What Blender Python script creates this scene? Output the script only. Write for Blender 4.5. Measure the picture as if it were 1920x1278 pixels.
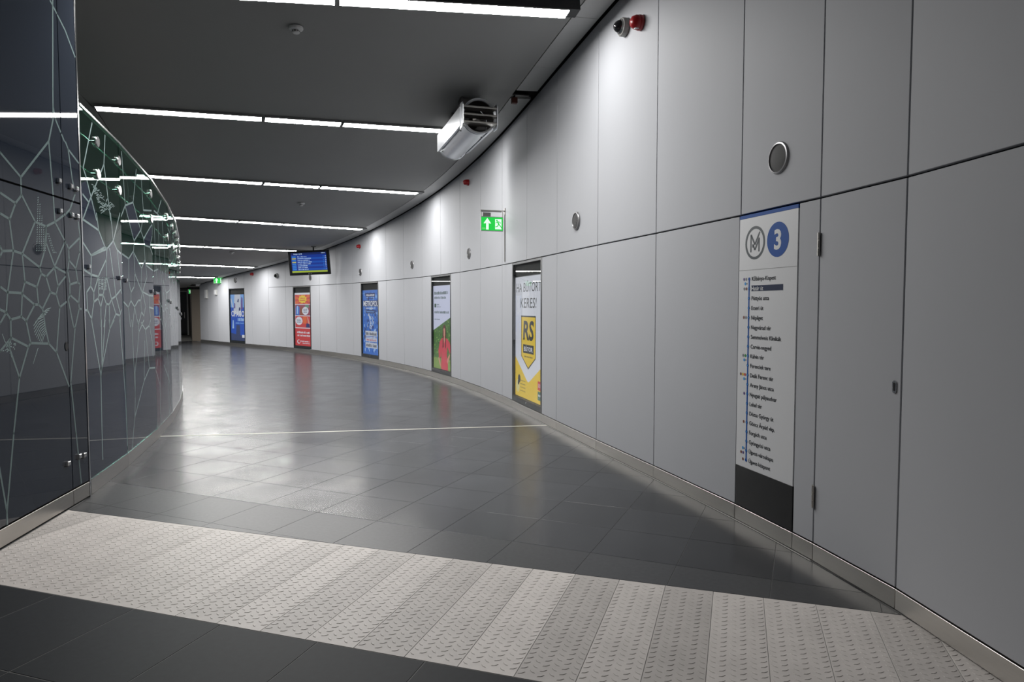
import bpy, bmesh, math, random
from math import sin, cos, pi, radians, degrees, sqrt, atan2
from mathutils import Vector, Matrix

# ------------------------------------------------------------------ clear, camera, world, exposure
for o in list(bpy.data.objects):
    bpy.data.objects.remove(o)
SC = bpy.context.scene
COL = SC.collection

cam_data = bpy.data.cameras.new('camera')
cam_data.sensor_width = 36.0
cam_data.lens = 24.0
cam_data.clip_start = 0.05
cam = bpy.data.objects.new('camera', cam_data)
cam.location = (0, 0, 1.5)
cam.rotation_euler = (radians(90 - 2.99), 0, 0)
COL.objects.link(cam)
SC.camera = cam

SC.view_settings.view_transform = 'Standard'
SC.view_settings.look = 'None'
SC.view_settings.gamma = 1.0
SC.view_settings.use_curve_mapping = False
SC.view_settings.exposure = 0.0
try:
    SC.cycles.max_bounces = 10
    SC.cycles.diffuse_bounces = 5
    SC.cycles.glossy_bounces = 5
    SC.cycles.transparent_max_bounces = 12
    SC.cycles.sample_clamp_indirect = 6.0
    SC.cycles.caustics_reflective = False
    SC.cycles.caustics_refractive = False
    SC.cycles.use_denoising = True
except Exception:
    pass

# the hall behind the photographer is open: an even, cool grey
world = bpy.data.worlds.new('world')
SC.world = world
world.use_nodes = True
world.node_tree.nodes['Background'].inputs['Color'].default_value = (0.93, 0.96, 1.0, 1)
world.node_tree.nodes['Background'].inputs['Strength'].default_value = 0.08
LAMP = 72.0          # strength of the luminous strips

# ------------------------------------------------------------------ materials
MATS = {}
def mat(name, col, rough=0.5, metal=0.0, ior=1.5, noise=0.0, nscale=8.0, bump=0.0, bscale=60.0, rand=0.0,
        rnoise=0.0, rscale=3.0, emit=0.0, stretch=(1, 1, 1), spec=0.5):
    m = bpy.data.materials.new(name)
    m.use_nodes = True
    nt = m.node_tree
    b = nt.nodes['Principled BSDF']
    b.inputs['Base Color'].default_value = (*col, 1)
    b.inputs['Roughness'].default_value = rough
    b.inputs['Metallic'].default_value = metal
    b.inputs['IOR'].default_value = ior
    b.inputs['Specular IOR Level'].default_value = spec
    if emit:
        b.inputs['Emission Color'].default_value = (*col, 1)
        b.inputs['Emission Strength'].default_value = emit
    if noise or bump or rnoise:
        tc = nt.nodes.new('ShaderNodeTexCoord')
        mp = nt.nodes.new('ShaderNodeMapping')
        mp.inputs['Scale'].default_value = stretch
        nt.links.new(tc.outputs['Object'], mp.inputs['Vector'])
    colsock = None
    if noise:
        n = nt.nodes.new('ShaderNodeTexNoise')
        n.inputs['Scale'].default_value = nscale
        n.inputs['Detail'].default_value = 6
        n.inputs['Roughness'].default_value = 0.65
        nt.links.new(mp.outputs['Vector'], n.inputs['Vector'])
        mr = nt.nodes.new('ShaderNodeMapRange')
        mr.inputs['From Min'].default_value = 0.08
        mr.inputs['From Max'].default_value = 0.75
        mr.inputs['To Min'].default_value = 1 - noise
        mr.inputs['To Max'].default_value = 1 + noise
        nt.links.new(n.outputs['Fac'], mr.inputs['Value'])
        colsock = mr.outputs['Result']
    if rand:
        oi = nt.nodes.new('ShaderNodeObjectInfo')
        m2 = nt.nodes.new('ShaderNodeMapRange')
        m2.inputs['To Min'].default_value = 1 - rand
        m2.inputs['To Max'].default_value = 1 + rand
        nt.links.new(oi.outputs['Random'], m2.inputs['Value'])
        if colsock:
            mm = nt.nodes.new('ShaderNodeMath')
            mm.operation = 'MULTIPLY'
            nt.links.new(colsock, mm.inputs[0])
            nt.links.new(m2.outputs['Result'], mm.inputs[1])
            colsock = mm.outputs[0]
        else:
            colsock = m2.outputs['Result']
    if colsock:
        vm = nt.nodes.new('ShaderNodeVectorMath')
        vm.operation = 'SCALE'
        vm.inputs[0].default_value = col
        nt.links.new(colsock, vm.inputs['Scale'])
        nt.links.new(vm.outputs['Vector'], b.inputs['Base Color'])
    if rnoise:
        n = nt.nodes.new('ShaderNodeTexNoise')
        n.inputs['Scale'].default_value = rscale
        n.inputs['Detail'].default_value = 1
        nt.links.new(mp.outputs['Vector'], n.inputs['Vector'])
        mr = nt.nodes.new('ShaderNodeMapRange')
        mr.inputs['From Min'].default_value = 0.1
        mr.inputs['From Max'].default_value = 0.9
        mr.inputs['To Min'].default_value = max(0.02, rough - rnoise)
        mr.inputs['To Max'].default_value = rough + rnoise
        nt.links.new(n.outputs['Fac'], mr.inputs['Value'])
        nt.links.new(mr.outputs['Result'], b.inputs['Roughness'])
    if bump:
        n = nt.nodes.new('ShaderNodeTexNoise')
        n.inputs['Scale'].default_value = bscale
        n.inputs['Detail'].default_value = 3
        nt.links.new(mp.outputs['Vector'], n.inputs['Vector'])
        bp = nt.nodes.new('ShaderNodeBump')
        bp.inputs['Strength'].default_value = bump
        bp.inputs['Distance'].default_value = 0.01
        nt.links.new(n.outputs['Fac'], bp.inputs['Height'])
        nt.links.new(bp.outputs['Normal'], b.inputs['Normal'])
    MATS[name] = m
    return m

def clear_glass(name, tint, ior=1.5):
    m = bpy.data.materials.new(name)
    m.use_nodes = True
    nt = m.node_tree
    nt.nodes.clear()
    out = nt.nodes.new('ShaderNodeOutputMaterial')
    tr = nt.nodes.new('ShaderNodeBsdfTransparent')
    tr.inputs['Color'].default_value = (*tint, 1)
    gl = nt.nodes.new('ShaderNodeBsdfGlossy')
    gl.inputs['Roughness'].default_value = 0.0
    fr = nt.nodes.new('ShaderNodeFresnel')
    fr.inputs['IOR'].default_value = ior
    mx = nt.nodes.new('ShaderNodeMixShader')
    ge = nt.nodes.new('ShaderNodeNewGeometry')          # the coat reflects on the face turned outwards only
    sb = nt.nodes.new('ShaderNodeMath')
    sb.operation = 'SUBTRACT'
    sb.inputs[0].default_value = 1.0
    nt.links.new(ge.outputs['Backfacing'], sb.inputs[1])
    ml = nt.nodes.new('ShaderNodeMath')
    ml.operation = 'MULTIPLY'
    nt.links.new(fr.outputs[0], ml.inputs[0])
    nt.links.new(sb.outputs[0], ml.inputs[1])
    nt.links.new(ml.outputs[0], mx.inputs[0])
    nt.links.new(tr.outputs[0], mx.inputs[1])
    nt.links.new(gl.outputs[0], mx.inputs[2])
    nt.links.new(mx.outputs[0], out.inputs[0])
    MATS[name] = m
    return m

def srgb(r, g, b):
    f = lambda c: (c / 255 / 12.92) if c / 255 <= 0.04045 else ((c / 255 + 0.055) / 1.055) ** 2.4
    return (f(r), f(g), f(b))

mat('panel_grey', (0.475, 0.487, 0.517), rough=0.62, spec=0.3, noise=0.02, nscale=1.5, bump=0.02, bscale=25)
mat('backing_dark', (0.012, 0.012, 0.012), rough=0.8)
mat('steel', (0.52, 0.50, 0.47), rough=0.34, metal=1.0, noise=0.05, nscale=6, stretch=(1, 1, 14))
mat('steel_bright', (0.72, 0.72, 0.72), rough=0.2, metal=1.0)
mat('steel_dark', (0.25, 0.24, 0.23), rough=0.35, metal=1.0)
mat('ceiling_paint', (0.36, 0.36, 0.35), rough=0.75, noise=0.03, nscale=1.2)
mat('ceiling_band', (0.58, 0.58, 0.57), rough=0.6)
mat('housing_dark', (0.03, 0.03, 0.032), rough=0.5)
mat('housing_grey', (0.22, 0.22, 0.22), rough=0.5)
mat('lamp_low', (1.0, 0.96, 0.9), emit=6.0)
mat('lamp_side', (0.6, 0.6, 0.58), rough=0.4)
mat('lamp', (1.0, 0.985, 0.96), emit=LAMP)
mat('grout', (0.19, 0.19, 0.185), rough=0.8)
mat('stone_dark', (0.031, 0.033, 0.037), rough=0.235, noise=0.3, nscale=1.6, rand=0.2, spec=0.3, rnoise=0.05, rscale=2.2)
mat('stone_flamed', (0.046, 0.048, 0.051), rough=0.34, noise=0.35, nscale=40, rand=0.14, spec=0.35)
mat('stone_near', (0.017, 0.020, 0.024), rough=0.55, noise=0.25, nscale=30, rand=0.14, spec=0.16)
mat('tread', (0.625, 0.585, 0.555), rough=0.5, noise=0.16, nscale=5, rand=0.17)
mat('tread_lozenge', (0.65, 0.61, 0.58), rough=0.42, noise=0.12, nscale=5, rand=0.17)
mat('strip_white', (0.62, 0.60, 0.54), rough=0.4)
mat('edge_light', (0.42, 0.42, 0.40), rough=0.5)
mat('glass_dark', (0.024, 0.030, 0.042), rough=0.02, ior=1.5)
mat('print_back', (0.030, 0.038, 0.058), rough=0.02, ior=1.36)
mat('print_pale', (0.28, 0.37, 0.365), rough=0.02, ior=1.36)
mat('print_line', (0.16, 0.215, 0.215), rough=0.02, ior=1.36)
clear_glass('glass_green', (0.52, 0.80, 0.69), 1.36)
clear_glass('glass_clear', (0.97, 0.98, 0.98), 1.42)
mat('shaft_wall', (0.26, 0.26, 0.25), rough=0.7)
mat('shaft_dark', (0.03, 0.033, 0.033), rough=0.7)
mat('black', (0.008, 0.008, 0.009), rough=0.35)
mat('black_gloss', (0.012, 0.012, 0.014), rough=0.12)
mat('frame_dark', (0.02, 0.024, 0.026), rough=0.3)
mat('white_sign', (0.72, 0.73, 0.75), rough=0.35)
mat('sign_blue', srgb(0, 76, 158), rough=0.5, spec=0.25)
mat('sign_navy', srgb(14, 34, 70), rough=0.5, spec=0.25)
mat('sign_text', srgb(28, 34, 42), rough=0.5, spec=0.25)
mat('sign_grey', srgb(150, 150, 152), rough=0.4)
mat('sign_ring', srgb(48, 60, 68), rough=0.4)
for n_, c_ in dict(dot_cyan=(60, 150, 215), dot_red=(205, 70, 50), dot_green=(60, 140, 70), dot_yellow=(220, 180, 40), dot_brown=(120, 70, 60), dot_violet=(90, 70, 130), dot_grey=(120, 125, 130)).items():
    mat(n_, srgb(*c_), rough=0.4)
mat('red_plastic', (0.32, 0.008, 0.012), rough=0.3)
mat('red_brown', (0.12, 0.03, 0.02), rough=0.5)
mat('plastic_light', (0.8, 0.8, 0.79), rough=0.45)
mat('plastic_grey', (0.28, 0.28, 0.27), rough=0.5)
mat('grille_grey', (0.055, 0.055, 0.058), rough=0.55, bump=0.5, bscale=500)
mat('ring_grey', (0.36, 0.36, 0.37), rough=0.35, metal=0.7)
mat('tan_wall', (0.40, 0.34, 0.28), rough=0.6, noise=0.06, nscale=3, stretch=(8, 8, 0.6))
mat('brown_wall', (0.06, 0.05, 0.043), rough=0.6)
mat('pale_paint', (0.55, 0.55, 0.53), rough=0.6)
mat('galvanised', (0.68, 0.70, 0.73), rough=0.3, metal=0.85, noise=0.05, nscale=5)

def lit(name, rgb, k=0.72):
    if name not in MATS:
        m = bpy.data.materials.new(name)
        m.use_nodes = True
        b = m.node_tree.nodes['Principled BSDF']
        c = srgb(*rgb)
        b.inputs['Base Color'].default_value = (0.02, 0.02, 0.02, 1)
        b.inputs['Roughness'].default_value = 0.5
        b.inputs['Emission Color'].default_value = (*c, 1)
        b.inputs['Emission Strength'].default_value = k
        MATS[name] = m
    return name

# ------------------------------------------------------------------ geometry helpers
class Frame:
    """local (x, y, z) -> world"""
    def __init__(s, o, x, y, z):
        s.o, s.x, s.y, s.z = Vector(o), Vector(x), Vector(y), Vector(z)
    def __call__(s, a, b, c=0.0):
        return s.o + s.x * a + s.y * b + s.z * c
    def moved(s, a, b, c=0.0):
        return Frame(s(a, b, c), s.x, s.y, s.z)
WORLD = Frame((0, 0, 0), (1, 0, 0), (0, 1, 0), (0, 0, 1))

class Geo:
    def __init__(s):
        s.v, s.f, s.m, s.mats = [], [], [], []
    def mi(s, m):
        if m not in s.mats:
            s.mats.append(m)
        return s.mats.index(m)
    def face(s, pts, m):
        i = len(s.v)
        s.v += [Vector(p) for p in pts]
        s.f.append(list(range(i, i + len(pts))))
        s.m.append(s.mi(m))
    def box(s, fr, x0, x1, y0, y1, z0, z1, m, bev=0.0):
        b = bev
        i = len(s.v)
        if b:
            for (zz, e) in ((z0, 0), (z1 - b, 0), (z1, b)):
                s.v += [fr(x0 + e, y0 + e, zz), fr(x1 - e, y0 + e, zz), fr(x1 - e, y1 - e, zz), fr(x0 + e, y1 - e, zz)]
            F = [[3, 2, 1, 0], [8, 9, 10, 11]]
            for k in (0, 4):
                F += [[k + a, k + (a + 1) % 4, k + 4 + (a + 1) % 4, k + 4 + a] for a in range(4)]
        else:
            for zz in (z0, z1):
                s.v += [fr(x0, y0, zz), fr(x1, y0, zz), fr(x1, y1, zz), fr(x0, y1, zz)]
            F = [[3, 2, 1, 0], [4, 5, 6, 7]] + [[a, (a + 1) % 4, 4 + (a + 1) % 4, 4 + a] for a in range(4)]
        for f in F:
            s.f.append([i + a for a in f])
            s.m.append(s.mi(m))
    def prism(s, fr, pts, z0, z1, m, cap=True):
        """outline pts (x, y) in the frame, extruded along its z"""
        i, n = len(s.v), len(pts)
        s.v += [fr(x, y, z0) for x, y in pts] + [fr(x, y, z1) for x, y in pts]
        F = [[a, (a + 1) % n, n + (a + 1) % n, n + a] for a in range(n)]
        if cap:
            F += [list(range(n))[::-1], list(range(n, 2 * n))]
        for f in F:
            s.f.append([i + a for a in f])
            s.m.append(s.mi(m))
    def lathe(s, fr, prof, m, n=24, a0=0.0, a1=2 * pi):
        """prof (radius, height along the frame's z)"""
        i = len(s.v)
        full = abs(a1 - a0 - 2 * pi) < 1e-6
        k = n if full else n + 1
        for r, h in prof:
            for j in range(k):
                t = a0 + (a1 - a0) * j / n
                s.v.append(fr(r * cos(t), r * sin(t), h))
        for q in range(len(prof) - 1):
            for j in range(n):
                a, b = j, (j + 1) % k
                s.f.append([i + q * k + a, i + q * k + b, i + (q + 1) * k + b, i + (q + 1) * k + a])
                s.m.append(s.mi(m))
    def disc(s, fr, cx, cy, r, z, m, n=24, sx=1.0):
        s.face([fr(cx + sx * r * cos(2 * pi * j / n), cy + r * sin(2 * pi * j / n), z) for j in range(n)], m)
    def ring(s, fr, cx, cy, r0, r1, z, m, n=32):
        for j in range(n):
            a, b = 2 * pi * j / n, 2 * pi * (j + 1) / n
            s.face([fr(cx + r0 * cos(a), cy + r0 * sin(a), z), fr(cx + r1 * cos(a), cy + r1 * sin(a), z),
                    fr(cx + r1 * cos(b), cy + r1 * sin(b), z), fr(cx + r0 * cos(b), cy + r0 * sin(b), z)], m)
    def tube(s, p0, p1, r, m, n=10):
        p0, p1 = Vector(p0), Vector(p1)
        z = (p1 - p0).normalized()
        x = z.orthogonal().normalized()
        fr = Frame(p0, x, z.cross(x), z)
        L = (p1 - p0).length
        s.lathe(fr, [(0.0001, 0), (r, 0), (r, L), (0.0001, L)], m, n)
    def rect(s, fr, x0, x1, y0, y1, z, m):
        s.face([fr(x0, y0, z), fr(x1, y0, z), fr(x1, y1, z), fr(x0, y1, z)], m)
    def stroke(s, fr, a, b, w, z, m):
        a, b = Vector(a), Vector(b)
        d = (b - a)
        if d.length < 1e-6:
            return
        d.normalize()
        n = Vector((-d.y, d.x)) * w / 2
        s.face([fr(*(p), z) for p in (a - n, b - n, b + n, a + n)], m)
    def text(s, fr, txt, x, y, h, m, width=None, z=0.0, align='L', bold=0.0, maxw=None):
        vs, fs, w, hh = glyphs(txt, bold)
        k = h / CAP
        kx = k if width is None else width / max(w, 1e-6)
        if maxw and w * kx > maxw:
            kx = maxw / w
        x0 = x - (w * kx / 2 if align == 'C' else 0)
        i = len(s.v)
        s.v += [fr(x0 + a * kx, y + b * k, z) for a, b in vs]
        for f in fs:
            s.f.append([i + a for a in f])
            s.m.append(s.mi(m))
    def build(s, name, parent=None, smooth=False, weld=False):
        me = bpy.data.meshes.new(name)
        off = Vector((0, 0, 0))
        p = parent
        while p is not None:
            off = off + p.location
            p = p.parent
        me.from_pydata([v - off for v in s.v], [], s.f)
        for m in s.mats:
            me.materials.append(MATS[m])
        me.polygons.foreach_set('material_index', s.m)
        bm = bmesh.new()
        bm.from_mesh(me)
        if weld:
            bmesh.ops.remove_doubles(bm, verts=bm.verts, dist=0.0002)
        bmesh.ops.recalc_face_normals(bm, faces=bm.faces) if weld else None
        bm.to_mesh(me)
        bm.free()
        if smooth:
            me.polygons.foreach_set('use_smooth', [True] * len(me.polygons))
            try:
                me.set_sharp_from_angle(angle=radians(35))
            except Exception:
                pass
        me.update()
        o = bpy.data.objects.new(name, me)
        COL.objects.link(o)
        o.parent = parent
        return o

_GL = {}
def glyphs(txt, bold=0.0):
    key = (txt, bold)
    if key not in _GL:
        c = bpy.data.curves.new('text_outline', 'FONT')
        c.body = txt
        c.size = 1.0
        c.resolution_u = 3
        c.offset = bold
        o = bpy.data.objects.new('text_outline', c)
        me = bpy.data.meshes.new_from_object(o)
        vs = [(v.co.x, v.co.y) for v in me.vertices]
        fs = [list(p.vertices) for p in me.polygons]
        bpy.data.objects.remove(o)
        bpy.data.curves.remove(c)
        bpy.data.meshes.remove(me)
        x0 = min([v[0] for v in vs] or [0])
        vs = [(a - x0, b) for a, b in vs]
        _GL[key] = (vs, fs, max([v[0] for v in vs] or [1]), max([v[1] for v in vs] or [1]))
    return _GL[key]
CAP = glyphs('H')[3]

def thing(name, label, cat, loc, group=None):
    o = bpy.data.objects.new(name, None)
    o.empty_display_size = 0.1
    COL.objects.link(o)
    o.location = loc
    o['label'] = label
    o['category'] = cat
    if group:
        o['group'] = group
    return o
def structure(o, label=None):
    o['kind'] = 'structure'
    if label:
        o['label'] = label
    return o
PATTERN_LINES = {-1:[[-0.314,3.664,-0.354,3.034],[-0.354,3.034,-0.365,2.82],[-0.365,2.82,-0.436,2.649],[-0.436,2.649,-0.802,2.333],[-0.802,2.333,-0.804,2.216],[-0.804,2.216,-0.874,2.154],[-0.874,2.154,-1.037,2.195],[-1.037,2.195,-1.292,2.241],[-0.436,2.649,-0.401,2.279],[-0.401,2.279,-0.389,2.097],[-0.334,2.829,-0.217,2.703],[-0.359,2.909,-0.334,2.829],[-1.021,2.444,-0.802,2.333],[-1.021,2.444,-1.192,2.524],[-0.874,2.154,-0.944,2.044],[-0.944,2.044,-1.046,2.067],[-1.046,2.067,-1.301,2.107],[-0.799,2.217,-0.651,2.066],[-0.349,3.649,-0.155,3.526],[-0.198,2.698,-0.162,2.655],[-0.162,2.655,0.003,2.581],[-0.162,2.655,-0.116,2.449],[-0.116,2.449,-0.093,2.381],[-0.093,2.381,-0.076,2.341],[-0.076,2.341,-0.158,2.223],[-0.148,3.522,0.047,3.323],[-0.949,2.043,-0.918,1.848],[-0.651,2.062,-0.819,1.836],[-0.651,2.062,-0.511,2.048],[-0.511,2.048,-0.389,2.093],[-0.389,2.093,-0.24,2.166],[-0.22,2.175,-0.158,2.219],[-1.268,1.986,-1.059,1.862],[-1.059,1.862,-1.038,1.836],[-1.038,1.836,-0.918,1.848],[-0.918,1.848,-0.819,1.836],[-0.819,1.836,-0.611,1.758],[-0.611,1.758,-0.596,1.717],[-0.596,1.717,-0.535,1.698],[-0.535,1.698,-0.417,1.769],[-1.038,1.836,-1.063,1.802],[-1.063,1.802,-1.245,1.708],[-0.511,2.048,-0.546,1.871],[-0.546,1.871,-0.611,1.758],[-0.511,2.048,-0.519,1.935],[-0.519,1.935,-0.417,1.781],[-0.389,2.093,-0.248,1.962],[-0.248,1.962,-0.268,1.951],[-0.268,1.951,-0.411,1.782],[-0.229,1.948,-0.205,1.917],[-0.205,1.917,-0.021,2.02],[-0.205,1.917,-0.204,1.839],[-0.204,1.839,-0.23,1.753],[-0.23,1.753,-0.203,1.663],[-0.203,1.663,-0.209,1.577],[-0.209,1.577,-0.237,1.544],[-0.237,1.544,-0.171,1.341],[-0.171,1.341,-0.147,1.332],[-0.417,1.775,-0.257,1.737],[-0.417,1.769,-0.377,1.638],[-0.377,1.638,-0.258,1.716],[-0.377,1.638,-0.406,1.578],[-0.406,1.578,-0.483,1.592],[-0.483,1.592,-0.535,1.698],[-0.483,1.592,-0.596,1.475],[-0.596,1.475,-0.644,1.505],[-0.644,1.505,-0.694,1.505],[-0.694,1.505,-0.827,1.568],[-0.819,1.836,-0.8,1.655],[-0.8,1.655,-0.658,1.624],[-0.658,1.624,-0.596,1.717],[-0.658,1.624,-0.644,1.505],[-0.8,1.655,-0.836,1.579],[-0.836,1.579,-0.998,1.582],[-0.998,1.582,-0.918,1.848],[-0.998,1.582,-1.075,1.616],[-1.075,1.616,-1.286,1.706],[-0.836,1.579,-0.857,1.427],[-0.857,1.427,-0.976,1.41],[-0.976,1.41,-1.021,1.455],[-1.021,1.455,-0.998,1.582],[-1.021,1.455,-1.085,1.474],[-1.085,1.474,-1.298,1.53],[-1.021,1.455,-1.09,1.39],[-1.09,1.39,-1.274,1.259],[-0.857,1.427,-0.802,1.397],[-0.802,1.397,-0.694,1.502],[-0.976,1.41,-0.979,1.298],[-0.406,1.578,-0.363,1.486],[-0.363,1.486,-0.265,1.525],[-0.363,1.486,-0.428,1.168],[-0.596,1.475,-0.586,1.444],[-0.586,1.444,-0.57,1.353],[-0.57,1.353,-0.531,1.24],[-0.802,1.397,-0.759,1.252],[-0.204,1.833,-0.107,1.779],[-0.107,1.779,-0.08,1.677],[-0.08,1.677,-0.197,1.656],[-0.107,1.779,-0.036,1.904],[-0.036,1.904,-0.021,2.02],[-0.021,2.02,-0.042,2.132],[-0.08,1.677,-0.046,1.658],[-0.046,1.658,-0.077,1.519],[-0.077,1.519,-0.209,1.577],[-0.077,1.519,-0.073,1.475],[-0.073,1.475,-0.04,1.472],[-0.073,1.475,-0.147,1.332],[-0.979,1.294,-1.101,1.218],[-1.101,1.218,-1.324,1.124],[-0.979,1.294,-0.787,1.227],[-0.787,1.227,-0.759,1.249],[-0.759,1.249,-0.531,1.233],[-0.531,1.233,-0.428,1.164],[-0.428,1.164,-0.268,0.904],[-1.011,1.251,-0.903,1.033],[-0.903,1.033,-0.99,0.687],[-0.99,0.687,-1.095,0.213],[-1.095,0.213,-1.097,0.121],[-0.787,1.227,-0.903,1.033],[-0.979,1.294,-1.011,1.251],[-1.164,0.544,-1.095,0.213],[-1.324,1.124,-1.164,0.544],[-0.148,1.328,-0.239,0.93],[-0.239,0.93,-0.185,0.537],[-0.185,0.537,-0.129,0.143],[0.032,1.773,0.052,1.74],[0.052,1.74,0.017,1.663],[0.017,1.663,0.057,1.602]],0:[[0.292,2.977,0.055,2.573],[0.055,2.573,0.118,2.509],[0.118,2.509,0.326,2.202],[0.612,2.954,0.56,2.7],[0.56,2.7,0.16,2.321],[0.16,2.321,0.008,2.164],[0.027,2.363,0.16,2.321],[0.56,2.7,0.694,2.246],[0.331,2.255,0.372,2.122],[0.372,2.122,0.517,1.995],[0.517,1.995,0.574,1.985],[0.574,1.985,0.172,1.9],[0.172,1.9,0.002,1.987],[0.009,2.169,0.372,2.122],[0.517,1.995,0.172,1.9],[0.172,1.9,0.158,1.747],[0.158,1.747,0.325,1.736],[0.325,1.736,0.541,1.892],[0.541,1.892,0.574,1.985],[0.699,2.302,0.75,2.069],[0.75,2.069,0.574,1.985],[0.967,2.337,0.75,2.069],[0.75,2.069,0.856,1.995],[0.856,1.995,0.958,1.975],[0.158,1.747,0.011,1.775],[0.044,1.603,0.139,1.654],[0.139,1.654,0.207,1.606],[0.207,1.606,0.325,1.732],[0.325,1.732,0.322,1.586],[0.322,1.586,0.433,1.588],[0.433,1.588,0.539,1.741],[0.539,1.741,0.541,1.892],[0.539,1.741,0.651,1.553],[0.651,1.553,0.778,1.585],[0.778,1.585,0.926,1.644],[0.926,1.644,0.944,1.612],[0.645,1.99,0.731,1.748],[0.731,1.748,0.778,1.585],[0.856,1.991,0.939,1.644],[0.158,1.747,0.139,1.654],[0.044,1.603,0.051,1.46],[0.051,1.46,0.135,1.392],[0.135,1.392,0.199,1.527],[0.199,1.527,0.207,1.606],[0.199,1.527,0.308,1.557],[0.308,1.557,0.322,1.586],[0.308,1.557,0.367,1.484],[0.367,1.484,0.432,1.584],[0.433,1.588,0.506,1.514],[0.506,1.514,0.587,1.506],[0.587,1.506,0.651,1.553],[0.651,1.553,0.762,1.424],[0.762,1.424,0.876,1.406],[0.876,1.406,0.923,1.458],[0.778,1.585,0.88,1.442],[-0.007,1.464,0.051,1.46],[0.367,1.484,0.359,1.323],[0.506,1.514,0.43,1.321],[0.587,1.506,0.581,1.317],[0.762,1.424,0.604,1.316],[0.876,1.406,0.88,1.308],[0.133,1.381,0.315,0.918],[0.315,0.918,0.293,0.267],[0.293,0.267,0.296,0.22],[0.371,1.376,0.347,0.984],[0.347,0.984,0.315,0.918],[0.464,1.374,0.364,1.027],[0.364,1.027,0.323,0.925],[0.702,1.369,0.581,1.299],[0.581,1.299,0.346,0.976],[0.574,1.372,0.581,1.299],[0.867,1.366,0.935,0.942],[0.935,0.942,0.974,0.628],[0.974,0.628,0.99,0.195]],1:[[0.091,2.918,0.164,2.437],[0.164,2.437,-0.046,2.278],[0.653,2.862,0.483,2.512],[0.483,2.512,0.164,2.437],[0.862,2.829,0.92,2.492],[0.92,2.492,1.436,2.555],[-0.012,1.973,0.24,1.945],[0.24,1.945,0.425,2.026],[0.425,2.026,0.765,1.88],[0.765,1.88,0.939,1.981],[0.939,1.981,0.903,2.191],[0.903,2.191,0.773,2.269],[0.773,2.269,0.474,2.134],[0.474,2.134,0.164,2.432],[0.482,2.506,0.773,2.269],[0.473,2.125,0.443,2.027],[0.443,2.027,0.471,1.812],[0.471,1.812,0.735,1.643],[0.735,1.643,0.722,1.697],[0.722,1.697,0.765,1.88],[0.735,1.643,1.082,1.607],[1.082,1.607,1.282,1.605],[0.471,1.812,0.419,1.68],[0.419,1.68,0.289,1.626],[0.289,1.626,0.279,1.545],[0.279,1.545,0.414,1.485],[0.414,1.485,0.589,1.552],[0.589,1.552,0.684,1.548],[0.684,1.548,0.774,1.635],[0.24,1.945,0.215,1.734],[0.215,1.734,0.289,1.626],[-0.037,1.543,0.169,1.482],[0.169,1.482,0.279,1.545],[0.939,1.981,1.0,1.798],[1.0,1.798,0.774,1.635],[0.994,1.919,1.341,1.88],[0.958,2.131,1.193,2.131],[1.193,2.131,1.339,2.046],[0.169,1.482,0.232,1.297],[0.414,1.485,0.557,1.287],[0.414,1.485,0.319,1.294],[0.684,1.548,0.71,1.435],[0.71,1.435,0.56,1.312],[0.71,1.435,0.804,1.388],[0.804,1.388,0.898,1.489],[0.898,1.489,0.793,1.626],[1.082,1.607,1.066,1.479],[1.066,1.479,1.287,1.464],[1.066,1.479,1.138,1.355],[1.138,1.355,1.04,1.273],[0.793,2.271,0.916,2.458],[0.883,2.189,1.22,2.344],[1.22,2.344,1.338,2.396],[1.193,2.131,1.322,2.268],[0.287,1.357,0.348,0.64],[0.348,0.64,0.299,0.411],[0.299,0.411,0.161,0.131],[0.521,1.352,0.574,1.235],[0.574,1.235,0.364,0.844],[0.364,0.844,0.348,0.64],[0.796,1.346,0.574,1.235],[0.817,1.129,0.745,0.743],[0.299,0.411,0.742,0.722],[0.742,0.722,1.002,0.829],[1.002,0.829,1.291,0.809],[0.856,1.247,1.002,0.829],[0.676,1.327,0.856,1.247],[0.856,1.247,1.06,1.285],[1.06,1.285,1.168,1.111],[1.168,1.111,1.199,0.938]],2:[[0.181,2.563,0.43,2.56],[0.43,2.56,0.738,2.756],[0.43,2.56,0.733,2.526],[0.077,1.883,0.351,1.916],[0.137,2.527,0.196,2.137],[0.196,2.137,0.258,1.76],[0.431,2.564,0.494,2.16],[0.494,2.16,0.598,1.771],[0.8,2.504,0.912,2.106],[0.912,2.106,0.97,1.805],[0.002,2.268,0.024,2.396],[-0.039,0.81,0.267,0.596],[0.267,0.596,0.271,0.172],[0.161,0.882,0.07,0.795],[0.63,0.784,1.04,0.565],[1.04,0.565,1.255,0.164]]}
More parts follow.
